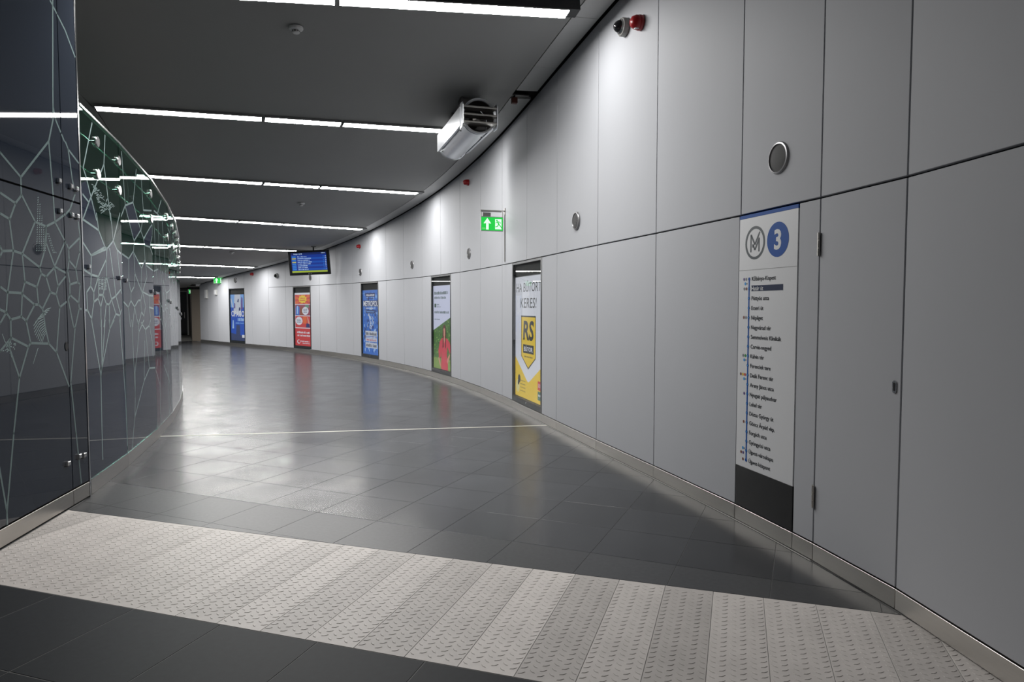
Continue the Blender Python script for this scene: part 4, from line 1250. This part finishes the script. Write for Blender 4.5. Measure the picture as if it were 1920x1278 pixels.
def art_garden(g, sc, w, h):
    lav, grn = lit('lit_lavender', (206, 210, 236), 0.8), lit('lit_leaf', (70, 115, 45))
    g.rect(sc, 0, w, 0, h, 0, grn)
    r = random.Random(4)
    leafs = [lit('lit_leaf_a', (100, 150, 60)), lit('lit_leaf_b', (45, 85, 40)), lit('lit_leaf_c', (150, 185, 95)), lit('lit_leaf_d', (30, 60, 35))]
    for k in range(260):
        x, y = r.uniform(0.02, 0.98) * w, r.uniform(0.16, 0.62) * h
        a, q = r.uniform(0, pi), r.uniform(0.015, 0.04)
        d, n = Vector((cos(a), sin(a))) * q, Vector((-sin(a), cos(a))) * q * 0.45
        c = Vector((x, y))
        z = Z1 * (0.2 + 0.75 * k / 260)
        g.face([sc(*p, z) for p in (c - d, c - n, c + d, c + n) if True], leafs[k % 4]) if 0.03 * w < x < 0.97 * w else None
    g.rect(sc, 0, w, 0, 0.13 * h, Z1, lit('lit_lawn', (130, 160, 75)))
    g.face([sc(0, 0.46 * h, Z2), sc(w, 0.635 * h, Z2), sc(w, h, Z2), sc(0, h, Z2)], lav)
    dk = lit('lit_text_green', (60, 90, 80))
    scribble(g, sc, 0.06 * w, 0.82 * w, 0.895 * h, 0.036 * h, dk, Z3, 2)
    scribble(g, sc, 0.06 * w, 0.7 * w, 0.842 * h, 0.03 * h, dk, Z3, 3)
    g.rect(sc, 0.06 * w, 0.17 * w, 0.74 * h, 0.785 * h, Z3, dk)
    scribble(g, sc, 0.2 * w, 0.33 * w, 0.765 * h, 0.018 * h, dk, Z3, 5)
    scribble(g, sc, 0.2 * w, 0.42 * w, 0.742 * h, 0.010 * h, dk, Z3, 6)
    scribble(g, sc, 0.06 * w, 0.86 * w, 0.668 * h, 0.032 * h, dk, Z3, 7)
    scribble(g, sc, 0.06 * w, 0.38 * w, 0.59 * h, 0.012 * h, dk, Z3, 8)
    hair, skin, red = lit('lit_hair', (95, 35, 30)), lit('lit_skin', (215, 150, 130)), lit('lit_dress', (214, 62, 82))
    P = lambda pts, z, m: g.face([sc(x * w, y * h, z) for x, y in pts], m)
    P([(0.51, 0.30), (0.71, 0.30), (0.70, 0.46), (0.67, 0.52), (0.61, 0.54), (0.55, 0.52), (0.52, 0.46)], Z3, hair)
    P([(0.43, 0.0), (0.80, 0.0), (0.79, 0.10), (0.74, 0.20), (0.78, 0.28), (0.90, 0.20), (0.96, 0.25), (0.90, 0.33), (0.76, 0.375), (0.48, 0.375), (0.36, 0.33), (0.28, 0.22), (0.31, 0.13), (0.40, 0.14), (0.44, 0.22)], Z3 + 0.0002, red)
    P([(0.575, 0.36), (0.61, 0.31), (0.655, 0.36), (0.64, 0.40), (0.59, 0.40)], Z4, skin)
    P([(0.565, 0.44), (0.575, 0.405), (0.61, 0.39), (0.65, 0.405), (0.66, 0.44), (0.65, 0.485), (0.61, 0.50), (0.57, 0.485)], Z4 + 0.0002, skin)
    P([(0.51, 0.25), (0.57, 0.27), (0.575, 0.46), (0.54, 0.46)], Z4 + 0.0004, hair)
    P([(0.65, 0.27), (0.70, 0.25), (0.69, 0.46), (0.655, 0.46)], Z4 + 0.0004, hair)
    P([(0.28, 0.14), (0.33, 0.13), (0.42, 0.05), (0.40, 0.02), (0.30, 0.09)], Z4, skin)
    P([(0.86, 0.19), (0.92, 0.19), (0.80, 0.08), (0.74, 0.10), (0.76, 0.13)], Z4, skin)
def art_blue_news(g, sc, w, h):
    bl, lb, wt, nv = lit('lit_blue', (45, 110, 205)), lit('lit_light_blue', (120, 170, 235)), lit('lit_white', (216, 218, 228)), lit('lit_navy', (18, 40, 105))
    g.rect(sc, 0, w, 0, h, 0, bl)
    r = random.Random(8)
    cols = [lb, nv, lit('lit_sky', (165, 200, 245)), lit('lit_blue_b', (30, 80, 170))]
    for k in range(170):
        x, y, q = r.uniform(0.03, 0.97) * w, r.uniform(0.03, 0.97) * h, r.uniform(0.015, 0.05)
        a = r.uniform(0, pi)
        c = Vector((x, y))
        pts = [c + Vector((cos(a + t), sin(a + t) * 1.5)) * q for t in (0, 1.3, 2.7, 4.2)]
        if all(0 < p.x < w and 0 < p.y < h for p in pts):
            g.face([sc(*p, Z1 * (0.2 + 0.7 * k / 170)) for p in pts], cols[k % 4])
    g.rect(sc, 0.2 * w, 0.78 * w, 0.895 * h, 0.955 * h, Z2, nv)
    scribble(g, sc, 0.24 * w, 0.74 * w, 0.91 * h, 0.03 * h, wt, Z3, 1)
    scribble(g, sc, 0.24 * w, 0.74 * w, 0.86 * h, 0.024 * h, nv, Z3, 2)
    g.rect(sc, 0.03 * w, 0.97 * w, 0.745 * h, 0.84 * h, Z2, nv)
    g.text(sc, 'METROPOL', 0.5 * w, 0.752 * h, 0.078 * h, wt, width=0.9 * w, z=Z3, align='C', bold=0.02)
    scribble(g, sc, 0.2 * w, 0.7 * w, 0.71 * h, 0.02 * h, wt, Z3, 3)
    g.rect(sc, 0.22 * w, 0.76 * w, 0.64 * h, 0.695 * h, Z2, nv)
    scribble(g, sc, 0.26 * w, 0.72 * w, 0.655 * h, 0.026 * h, lb, Z3, 4)
    for k in range(40):
        a = r.uniform(0, 2 * pi)
        rr = sqrt(r.random())
        c = Vector((0.48 + 0.24 * rr * cos(a), 0.515 + 0.115 * rr * sin(a)))
        g.disc(sc, c.x * w, c.y * h, 0.022, Z2 + 0.0003 * (k % 3), [lit('lit_greyblue', (150, 165, 195)), nv, lit('lit_pale', (200, 205, 220))][k % 3], 8)
    for a, b in (((0.38, 0.63), (0.46, 0.54)), ((0.46, 0.54), (0.52, 0.46)), ((0.52, 0.46), (0.52, 0.40))):
        g.stroke(sc, (a[0] * w, a[1] * h), (b[0] * w, b[1] * h), 0.03, Z4, wt)
    g.rect(sc, 0.16 * w, 0.88 * w, 0.285 * h, 0.365 * h, Z2, lit('lit_pale', (200, 205, 220)))
    scribble(g, sc, 0.2 * w, 0.84 * w, 0.3 * h, 0.045 * h, lit('lit_dark_grey', (60, 62, 75)), Z3, 5)
    g.rect(sc, 0.16 * w, 0.88 * w, 0.262 * h, 0.272 * h, Z2, wt)
    g.rect(sc, 0.16 * w, 0.88 * w, 0.20 * h, 0.256 * h, Z2, lit('lit_pale', (200, 205, 220)))
    scribble(g, sc, 0.24 * w, 0.84 * w, 0.212 * h, 0.03 * h, lit('lit_rose', (190, 90, 110)), Z3, 6)
    g.rect(sc, 0.16 * w, 0.88 * w, 0.10 * h, 0.185 * h, Z2, lit('lit_pale', (200, 205, 220)))
    scribble(g, sc, 0.2 * w, 0.84 * w, 0.118 * h, 0.048 * h, lit('lit_dark_grey', (60, 62, 75)), Z3, 7)
def art_comic(g, sc, w, h):
    red, orr, yel, wt, nv = lit('lit_comic_red', (205, 55, 60)), lit('lit_orange', (225, 100, 40)), lit('lit_yellow', (236, 200, 40)), lit('lit_white', (216, 218, 228)), lit('lit_navy', (18, 40, 105))
    g.rect(sc, 0, w, 0, h, 0, wt)
    def P(pts, z, m):
        g.face([sc(x * w, y * h, z) for x, y in pts], m)
    P([(0.02, 0.79), (0.98, 0.79), (0.98, 0.965), (0.02, 0.965)], Z1, orr)
    for k in range(12):
        a = 2 * pi * k / 12
        c = (0.5, 0.88)
        def lim(x, y):
            return (min(0.98, max(0.02, x)), min(0.965, max(0.79, y)))
        P([c, lim(c[0] + 0.7 * cos(a), c[1] + 0.2 * sin(a)), lim(c[0] + 0.7 * cos(a + 0.22), c[1] + 0.2 * sin(a + 0.22))], Z2, red)
    P([(0.5 + (0.27 if k % 2 else 0.22) * cos(2 * pi * k / 18), 0.88 + (0.082 if k % 2 else 0.066) * sin(2 * pi * k / 18)) for k in range(18)], Z3, yel)
    scribble(g, sc, 0.36 * w, 0.64 * w, 0.885 * h, 0.028 * h, red, Z4, 1)
    scribble(g, sc, 0.34 * w, 0.66 * w, 0.845 * h, 0.028 * h, red, Z4, 2)
    P([(0.02, 0.575), (0.98, 0.575), (0.98, 0.775), (0.02, 0.775)], Z1, lit('lit_magenta', (150, 60, 85)))
    P([(0.05, 0.58), (0.28, 0.58), (0.30, 0.73), (0.16, 0.765), (0.06, 0.72)], Z2, lit('lit_blue', (45, 110, 205)))
    P([(0.12, 0.60), (0.2, 0.60), (0.21, 0.75), (0.13, 0.75)], Z3, lit('lit_sky', (165, 200, 245)))
    P([(0.34, 0.58), (0.52, 0.58), (0.5, 0.70), (0.43, 0.76), (0.36, 0.70)], Z2, lit('lit_brown', (140, 75, 45)))
    P([(0.62, 0.73), (0.9, 0.72), (0.86, 0.77), (0.66, 0.77)], Z2, lit('lit_teal', (90, 140, 120)))
    P([(0.66 + 0.2 * cos(2 * pi * k / 20), 0.66 + 0.075 * sin(2 * pi * k / 20)) for k in range(20)], Z3, wt)
    for k in range(3):
        scribble(g, sc, 0.54 * w, 0.78 * w, (0.625 + 0.03 * k) * h, 0.018 * h, nv, Z4, 11 + k)
    P([(0.02, 0.345), (0.98, 0.345), (0.98, 0.56), (0.02, 0.56)], Z1, red)
    P([(0.5, 0.42), (0.72, 0.42), (0.74, 0.56), (0.5, 0.56)], Z2, orr)
    P([(0.26 + 0.22 * cos(2 * pi * k / 20), 0.47 + 0.078 * sin(2 * pi * k / 20)) for k in range(20)], Z3, wt)
    scribble(g, sc, 0.13 * w, 0.4 * w, 0.475 * h, 0.022 * h, nv, Z4, 21)
    scribble(g, sc, 0.13 * w, 0.4 * w, 0.44 * h, 0.016 * h, nv, Z4, 22)
    P([(0.76, 0.55), (0.82, 0.54), (0.92, 0.42), (0.84, 0.38)], Z2, lit('lit_skin', (215, 150, 130)))
    P([(0.68, 0.35), (0.94, 0.35), (0.9, 0.42), (0.72, 0.43)], Z3, nv)
    P([(0.0, 0.0), (1.0, 0.0), (1.0, 0.33), (0.0, 0.33)], Z1, red)
    scribble(g, sc, 0.12 * w, 0.9 * w, 0.235 * h, 0.04 * h, wt, Z2, 31)
    scribble(g, sc, 0.14 * w, 0.92 * w, 0.178 * h, 0.035 * h, wt, Z2, 32)
    P([(0.22 + 0.1 * cos(2 * pi * k / 16), 0.075 + 0.04 * sin(2 * pi * k / 16)) for k in range(16)], Z2, wt)
    P([(0.24 + 0.07 * cos(2 * pi * k / 16), 0.078 + 0.028 * sin(2 * pi * k / 16)) for k in range(16)], Z3, red)
    scribble(g, sc, 0.34 * w, 0.9 * w, 0.072 * h, 0.03 * h, wt, Z2, 33)
    scribble(g, sc, 0.46 * w, 0.9 * w, 0.04 * h, 0.018 * h, wt, Z2, 34)
def art_blue_far(g, sc, w, h):
    bl, wt, lb, nv = lit('lit_royal', (20, 80, 190)), lit('lit_white', (216, 218, 228)), lit('lit_light_blue', (120, 170, 235)), lit('lit_navy', (18, 40, 105))
    def P(pts, z, m):
        g.face([sc(x * w, y * h, z) for x, y in pts], m)
    g.rect(sc, 0, w, 0, h, 0, bl)
    P([(0, 0.72), (1, 0.72), (1, 1), (0, 1)], Z1, lb)
    P([(0.2, 0.6), (0.75, 0.55), (0.7, 1), (0.3, 1)], Z2, lit('lit_pale', (200, 205, 220)))
    P([(0.0, 0.9), (0.06, 0.92), (0.2, 0.72), (0.14, 0.71)], Z3, lit('lit_pale', (200, 205, 220)))
    P([(0.24, 0.70), (0.34, 0.70), (0.34, 0.80), (0.27, 0.82)], Z3, lit('lit_violet', (100, 80, 150)))
    P([(0.48, 0.84), (0.58, 0.83), (0.6, 0.90), (0.54, 0.9)], Z3, nv)
    P([(0.72, 0.68), (0.86, 0.68), (0.86, 0.92), (0.78, 0.95), (0.74, 0.85)], Z3, lit('lit_violet', (100, 80, 150)))
    P([(0.58, 0.65), (0.7, 0.65), (0.69, 0.72), (0.6, 0.72)], Z3, nv)
    g.text(sc, 'OPAGO', 0.05 * w, 0.525 * h, 0.115 * h, wt, width=0.92 * w, z=Z4, bold=0.03)
    scribble(g, sc, 0.5 * w, 0.98 * w, 0.425 * h, 0.07 * h, lit('lit_sky', (165, 200, 245)), Z4, 3)
    scribble(g, sc, 0.34 * w, 0.98 * w, 0.365 * h, 0.035 * h, lb, Z4, 4)
    P([(0.10, 0.26), (0.22, 0.26), (0.2, 0.44), (0.14, 0.44)], Z3, lit('lit_sky', (165, 200, 245)))
    P([(0.36, 0.12), (0.66, 0.12), (0.64, 0.34), (0.40, 0.34)], Z3, lit('lit_slate', (50, 65, 110)))
    P([(0.0, 0.0), (1.0, 0.0), (1.0, 0.1), (0.0, 0.16)], Z2, lit('lit_slate', (50, 65, 110)))
    P([(0.78, 0.07), (0.98, 0.07), (0.98, 0.13), (0.78, 0.13)], Z3, wt)
ART = [art_yellow, art_garden, art_blue_news, art_comic, art_blue_far]
display(0, 'white and yellow furniture advert screen with a black outlined shield, nearest in the wall')
display(1, 'advert screen with a woman in a red dress standing in a garden')
display(2, 'blue newspaper advert screen full of small print in the curved wall')
display(3, 'orange and red comic strip advert screen with speech bubbles')
display(4, 'royal blue advert screen, the farthest one in the curved wall')

# ------------------------------------------------------------------ hanging departure screen
mc = Vector((-5.86, 19.8, 2.725))
ang = radians(3)
mfx = Vector((cos(ang), -sin(ang), 0))
mfz = Vector((-sin(ang), -cos(ang), 0))
tilt = radians(7)
my = Vector((0, 0, 1)) * cos(tilt) - mfz * sin(tilt) * -1 * -1
my = (Vector((0, 0, cos(tilt))) + mfz * sin(tilt)).normalized()
mz = mfx.cross(my).normalized()
roll = radians(2.2)
MX = (mfx * cos(roll) + my * sin(roll)).normalized()
MY = mz.cross(MX).normalized()
MF = Frame(mc, MX, MY, mz)
t = thing('departure_screen', 'black framed blue departure screen hanging from the ceiling', 'monitor', (mc.x, mc.y, 2.37))
g = Geo()
g.box(MF, -0.60, 0.60, -0.35, 0.35, -0.07, 0.0, 'black', bev=0.006)
g.build('casing', t)
g = Geo()
g.rect(MF, -0.515, 0.525, -0.275, 0.295, 0.001, lit('scr_blue', (10, 52, 150), 0.75))
scr = g.build('screen', t)
g = Geo()
wt, row, lbl, yl = lit('scr_white', (190, 215, 245)), lit('scr_row', (18, 82, 185)), lit('scr_tag', (45, 140, 235)), lit('scr_yellow', (200, 200, 120))
g.rect(MF, -0.515, 0.525, 0.235, 0.295, 0.002, lit('scr_navy', (14, 36, 100)))
g.text(MF, 'Határ út M', -0.43, 0.243, 0.038, wt, z=0.003, bold=0.02)
scribble(g, MF, 0.38, 0.5, 0.262, 0.024, wt, 0.003, 1)
for k in range(8):
    y = 0.165 - 0.052 * k
    if k % 2:
        g.rect(MF, -0.33, 0.525, y - 0.008, y + 0.042, 0.002, row)
    g.rect(MF, -0.49, -0.375, y, y + 0.034, 0.003, yl if k in (1, 3) else lbl)
    scribble(g, MF, -0.33, -0.33 + (0.27, 0.4, 0.35, 0.42, 0.38, 0.28, 0.29, 0.3)[k], y + 0.004, 0.028, wt, 0.003, 40 + k)
    scribble(g, MF, 0.42, 0.455, y + 0.004, 0.026, lbl, 0.003, 60 + k)
    scribble(g, MF, 0.48, 0.515, y + 0.002, 0.03, wt, 0.003, 80 + k)
g.rect(MF, -0.515, 0.525, -0.273, -0.222, 0.003, lit('scr_lime', (170, 190, 50)))
g.build('timetable', scr)
g = Geo()
scribble(g, MF, -0.05, 0.05, -0.325, 0.022, 'sign_grey', 0.0008, 5)
g.build('badge', t)
g = Geo()
top = Vector((mc.x + 0.1, mc.y + 0.12, ceil_z(mc.x + 0.1, mc.y + 0.12)))
bot = Vector((mc.x + 0.1, mc.y + 0.12, mc.z + 0.1))
g.tube(bot, top - Vector((0, 0, 0.002)), 0.022, 'black', 12)
g.lathe(Frame(top, (1, 0, 0), (0, -1, 0), (0, 0, -1)), [(0.07, 0.004), (0.07, 0.014), (0.022, 0.018)], 'black', 20)
g.build('hanging_pole', t)
g = Geo()
g.box(Frame(bot, MX, MY, mz), -0.12, 0.12, -0.1, 0.08, -0.02, 0.048, 'black')
g.build('mount_plate', t)

# ------------------------------------------------------------------ exit signs
def running_man(g, f_, cx, cy, k, z, m):
    S = lambda a, b, w: g.stroke(f_, (cx + a[0] * k, cy + a[1] * k), (cx + b[0] * k, cy + b[1] * k), w * k, z, m)
    g.disc(f_, cx - 0.12 * k, cy + 0.36 * k, 0.075 * k, z, m, 12)
    S((-0.08, 0.27), (0.08, 0.0), 0.13)
    S((-0.06, 0.26), (0.2, 0.2), 0.06)
    S((0.2, 0.2), (0.26, 0.08), 0.06)
    S((-0.1, 0.24), (-0.25, 0.1), 0.06)
    S((0.07, 0.0), (0.24, -0.18), 0.09)
    S((0.24, -0.18), (0.36, -0.36), 0.08)
    S((0.04, 0.0), (-0.06, -0.2), 0.09)
    S((-0.06, -0.2), (-0.28, -0.26), 0.08)
def exit_face(g, f_, w, h, z, mirror=False):
    gr, wt = lit('exit_green', (0, 205, 65), 1.0), lit('exit_white', (225, 255, 232), 1.1)
    g.rect(f_, -w / 2, w / 2, -h / 2, h / 2, z, gr)
    ax = -w * 0.22
    g.rect(f_, ax - 0.1 * h, ax + 0.1 * h, -0.44 * h, 0.22 * h, z + 0.001, wt)
    g.face([f_(ax, 0.44 * h, z + 0.0012), f_(ax - 0.3 * h, 0.02 * h, z + 0.0012), f_(ax - 0.16 * h, 0.02 * h, z + 0.0012), f_(ax, 0.2 * h, z + 0.0012), f_(ax + 0.16 * h, 0.02 * h, z + 0.0012), f_(ax + 0.3 * h, 0.02 * h, z + 0.0012)], wt)
    g.rect(f_, w * 0.14, w * 0.44, -0.4 * h, 0.38 * h, z + 0.001, wt)
    running_man(g, f_, w * 0.28, -0.02 * h, 0.8 * h, z + 0.002, gr)
    g.rect(f_, -w * 0.46, -w * 0.3, -0.38 * h, -0.31 * h, z + 0.001, lit('exit_pale', (140, 240, 140)))
# near one, on a bracket from the wall
p, a = W(5.84)
n = Vector((-cos(a), -sin(a), 0))
fwd = Vector((sin(a), -cos(a), 0))
EF = Frame(p + Vector((0, 0, 2.71)), -n, (0, 0, 1), fwd)      # x towards the wall
t = thing('exit_sign', 'green exit sign with arrow on a bracket from the curved wall', 'exit sign', p + n * 0.2 + Vector((0, 0, 2.6)))
ef = EF.moved(-0.21, 0, 0)
g = Geo()
g.box(ef, -0.172, 0.172, -0.108, 0.108, -0.014, 0.014, 'ring_grey', bev=0.003)
g.build('casing', t)
g = Geo()
exit_face(g, ef, 0.332, 0.196, 0.0152)
g.build('sign_face', t)
g = Geo()
g.tube(EF(-0.385, 0.198, 0), EF(-0.004, 0.198, 0), 0.009, 'steel', 10)
g.tube(EF(-0.385, 0.182, 0), EF(-0.06, 0.182, 0), 0.006, 'steel_dark', 8)
g.tube(EF(-0.375, 0.105, 0), EF(-0.375, 0.2, 0), 0.006, 'steel', 8)
g.tube(EF(-0.045, 0.105, 0), EF(-0.045, 0.2, 0), 0.006, 'steel', 8)
g.build('bracket', t)
g = Geo()
g.box(EF, -0.35, -0.23, 0.112, 0.165, -0.014, 0.014, 'steel_dark')
g.build('ballast', t)
g = Geo()
g.box(EF, -0.012, -0.001, 0.14, 0.24, -0.03, 0.03, 'steel_dark')
g.build('wall_plate', t)
g = Geo()
f2 = Frame(p + n * 0.001 + Vector((0, 0, 0)), fwd, (0, 0, 1), n)
g.box(f2, -0.011, 0.011, 2.155, 2.849, 0.0, 0.014, 'plastic_grey')  # thin grey vertical strip on the wall, bracket height down to the joint
g.build('wall_strip', t)
# far one, under the ceiling
p = Vector((-11.13, 26.0, 2.44))
d = Vector((11.13, -26.0, 0)).normalized()
FE = Frame(p, (-d.y, d.x, 0), (0, 0, 1), d)
t = thing('exit_sign', 'small green exit sign under the ceiling above the far white boxes', 'exit sign', p)
g = Geo()
g.box(FE, -0.185, 0.185, -0.115, 0.115, -0.03, 0.0, 'ring_grey', bev=0.003)
g.build('casing', t)
g = Geo()
exit_face(g, FE, 0.36, 0.215, 0.001)
g.build('sign_face', t)
g = Geo()
for x in (-0.12, 0.12):
    g = Geo()
    q = FE(x, 0, -0.015)
    g.tube(FE(x, 0.115, -0.015), Vector((q.x, q.y, ceil_z(q.x, q.y) - 0.001)), 0.006, 'steel', 8)
    g.build('hanger', t)

# ------------------------------------------------------------------ jet fan under the ceiling
A = radians(16.6)
fd = Vector((-sin(A), cos(A), 0))
fx = Vector((cos(A), sin(A), 0))
FO = Vector((-0.40, 8.45, 3.80))
FF = Frame(FO, fx, (0, 0, 1), -fd)         # x right, y up, z towards the viewer (axis)
LEN, R = 1.58, 0.20
t = thing('jet_fan', 'silver cylindrical ventilation fan with louvres hanging under the ceiling', 'ventilation fan', FO - Vector((0, 0, 0.2)) + fd * 0.8)
g = Geo()
g.lathe(FF, [(R, -LEN), (R, -0.10), (R + 0.006, -0.10), (R + 0.006, -0.07), (R, -0.07), (R, 0.0), (R + 0.016, 0.014), (R + 0.01, 0.02), (R - 0.012, 0.0), (R - 0.012, -0.5)], 'galvanised', 48)
g.lathe(FF, [(R, -LEN), (R + 0.012, -LEN - 0.012), (R - 0.012, -LEN), (R - 0.012, -LEN + 0.4)], 'galvanised', 48)
g.build('fan_body', t, smooth=True)
g = Geo()
g.lathe(FF, [(R - 0.014, -0.35), (0.0001, -0.35)], 'black', 32)
g.lathe(FF, [(R - 0.013, -0.34), (R - 0.013, -0.02)], 'steel_dark', 32)
g.lathe(FF, [(0.07, -0.34), (0.07, -0.2), (0.045, -0.15), (0.0001, -0.13)], 'steel_dark', 24)
g.build('motor_hub', t, smooth=True)
for sx_ in (-1, 1):
    # side rails along the barrel and the end plates that hold the vanes
    g = Geo()
    x0, x1 = (R - 0.012, R + 0.03)
    a_, b_2 = (x0, x1) if sx_ > 0 else (-x1, -x0)
    g.prism(FF, [(a_, -0.115), (b_2, -0.10), (b_2, 0.10), (a_, 0.115)], -LEN + 0.02, -0.06, 'galvanised')
    g.build('side_rail', t)
    g = Geo()
    e0, e1 = (R + 0.008, R + 0.02)
    e0, e1 = (e0, e1) if sx_ > 0 else (-e1, -e0)
    f2 = Frame(FF.o, FF.z, FF.y, FF.x)
    g.prism(f2, [(-0.10, -0.15), (0.035, -0.15), (0.07, -0.11), (0.07, 0.11), (0.035, 0.15), (-0.10, 0.15)], e0, e1, 'galvanised')
    g.build('end_plate', t)
for y in (0.085, -0.005, -0.095):
    g = Geo()
    c_, s_n = cos(radians(12)), sin(radians(12))
    f2 = Frame(FF(0, y, 0.035), FF.x, FF.y * c_ - FF.z * s_n, FF.z * c_ + FF.y * s_n)
    g.box(f2, -R - 0.006, R + 0.006, -0.011, 0.011, -0.06, 0.035, 'steel', bev=0.004)
    g.build('louvre', t)
for zz in (-0.52, -1.12):
    g = Geo()
    q = FF(0, 0, zz)
    H = ceil_z(q.x, q.y) - q.z - 0.002
    g.box(FF, -0.13, -0.115, 0.14, H, zz - 0.10, zz + 0.10, 'steel_dark')
    g.box(FF, 0.115, 0.13, 0.14, H, zz - 0.10, zz + 0.10, 'steel_dark')
    g.box(FF, -0.115, 0.115, R + 0.003, H, zz - 0.03, zz + 0.03, 'steel_dark')
    g.build('ceiling_bracket', t)
for zz in (-1.5, -1.2, -0.9, -0.6, -0.3):
    for aa in (150, 215, 300, 335):
        q = Frame(FF(R * cos(radians(aa)), R * sin(radians(aa)), zz), FF.z, FF.z.cross(FF.x * cos(radians(aa)) + FF.y * sin(radians(aa))), FF.x * cos(radians(aa)) + FF.y * sin(radians(aa)))
        if aa in (150,) or zz in (-1.5, -0.3):
            g = Geo()
            g.lathe(q, [(0.009, 0.0), (0.009, 0.006), (0.0001, 0.007)], 'steel_dark', 6)
            g.build('fixing_screw', t)

# ------------------------------------------------------------------ small detector in the open ceiling border by the fan
q = Woff(4.50, 0.20)
zc = ceil_z(q.x, q.y)
fr2 = wall_frame(4.3, 4.5)[0]
BF = Frame((q.x, q.y, zc), fr2.x, fr2.z, (0, 0, 1))
t = thing('ceiling_sensor', 'brown sensor box hanging from the open slot in the ceiling border', 'sensor', (q.x, q.y, zc))
g = Geo()
g.box(BF, -0.05, 0.05, -0.12, 0.14, 0.012, 0.028, 'steel_dark')
g.build('mounting_plate', t)
g = Geo()
g.box(BF, -0.03, 0.03, 0.03, 0.10, -0.085, -0.012, 'red_brown', bev=0.006)
g.tube(BF(0, 0.065, -0.012), BF(0, 0.065, 0.012), 0.014, 'black', 10)
g.build('sensor_box', t)

# ------------------------------------------------------------------ two white boxes on the far wall
for s_, z_, w_, h_, lab in ((26.7, 1.945, 0.2, 0.34, 'larger white wall box, beside the far passage'), (25.72, 2.0, 0.17, 0.2, 'smaller white wall box, beside the farthest advert')):
    a_, L_ = wall_frame(s_ - 0.1, s_ + 0.1)
    f_ = Frame(a_(L_ / 2, z_, 0.001), a_.x, a_.y, a_.z)
    t = thing('junction_box', lab, 'wall box', f_.o)
    g = Geo()
    g.box(f_, -w_ / 2, w_ / 2, -h_ / 2, h_ / 2, 0.0, 0.06, 'pale_paint', bev=0.006)
    g.build('box', t)
    g = Geo()
    g.box(f_, -w_ / 2 + 0.01, w_ / 2 - 0.01, -h_ / 2 + 0.01, h_ / 2 - 0.01, 0.0603, 0.075, 'white_sign', bev=0.004)
    g.build('cover', t)
# ------------------------------------------------------------------ far passage
e_, ea = W(S_END)
g = Geo()
zt_ = ceil_z(-13.2, 28.6) + 0.25
def slab(a, b, z0, z1, th, m):
    a, b = Vector(a), Vector(b)
    x = (b - a).normalized()
    f_ = Frame((a.x, a.y, 0), (x.x, x.y, 0), (-x.y, x.x, 0), (0, 0, 1))
    g.box(f_, 0, (b - a).length, 0, th, z0, z1, m)
slab((-19, 28.55), (-12.95, 28.55), 2.165, 2.262, 0.05, 'black')
structure(g.build('trim_1'), 'black beam over the far passage')
g = Geo()
slab((-12.62, 28.2), (-13.62, 29.05), 0.0, 2.30, -0.25, 'tan_wall')
slab((-13.64, 29.06), (-16.25, 34.45), 0.0, 2.30, -0.2, 'brown_wall')
structure(g.build('wall_passage'), 'tan and brown side wall of the far passage')
g = Geo()
slab((-19.5, 34.5), (-16.0, 34.5), 0.0, 2.6, 0.15, 'brown_wall')
structure(g.build('wall_end'), 'dark end wall of the far passage')
g = Geo()
slab((-19.5, 28.78), (-12.9, 28.78), 2.28, 2.299, 6.0, 'pale_paint')
structure(g.build('ceiling_passage'), 'low pale ceiling of the far passage')
g = Geo()
dr = thing('door_2', 'dark glazed door at the end of the far passage', 'door', (-17.0, 34.45, 0))
del dr['category']
structure(dr)
slab((-17.45, 34.40), (-17.38, 34.40), 0.0, 2.24, 0.09, 'pale_paint')
slab((-16.36, 34.40), (-16.29, 34.40), 0.0, 2.24, 0.09, 'pale_paint')
slab((-17.38, 34.40), (-16.36, 34.40), 2.17, 2.24, 0.09, 'pale_paint')
g.build('door_frame', dr)
g = Geo()
slab((-17.375, 34.43), (-16.365, 34.43), 0.006, 2.165, 0.05, 'black_gloss')
g.build('door_leaf', dr)
g = Geo()
slab((-16.50, 34.39), (-16.47, 34.39), 0.85, 1.15, 0.03, 'steel')
g.build('door_handle', dr)
# exit sign and lamp in the passage
FE = Frame((-14.33, 30.6, 2.11), (0.5, 0.866, 0), (0, 0, 1), (0.866, -0.5, 0))
t = thing('exit_sign', 'small green exit sign inside the dark far passage', 'exit sign', FE.o)
g = Geo()
g.box(FE, -0.14, 0.14, -0.10, 0.10, -0.03, 0.0, 'ring_grey')
g.tube(FE(0, 0.10, -0.015), FE(0, 0.168, -0.015), 0.008, 'steel', 8)
g.build('casing', t)
g = Geo()
exit_face(g, FE, 0.26, 0.18, 0.001)
g.build('sign_face', t)
t = thing('linear_light', 'ceiling strip light inside the far passage, under its low ceiling', 'ceiling light', (-15.2, 30.2, 2.27), 'linear ceiling lights')
LF = Frame((-16.2, 29.9, 2.28), (0.92, 0.392, 0), (-0.392, 0.92, 0), (0, 0, 1))
g = Geo()
g.box(LF, 0.0, 1.9, -0.08, 0.08, -0.03, -0.001, 'housing_grey')
g.build('housing', t)
g = Geo()
g.box(LF, 0.01, 1.89, -0.07, 0.07, -0.04, -0.0305, 'lamp_side')
g.m[0] = g.mi('lamp_low')
g.build('diffuser', t)
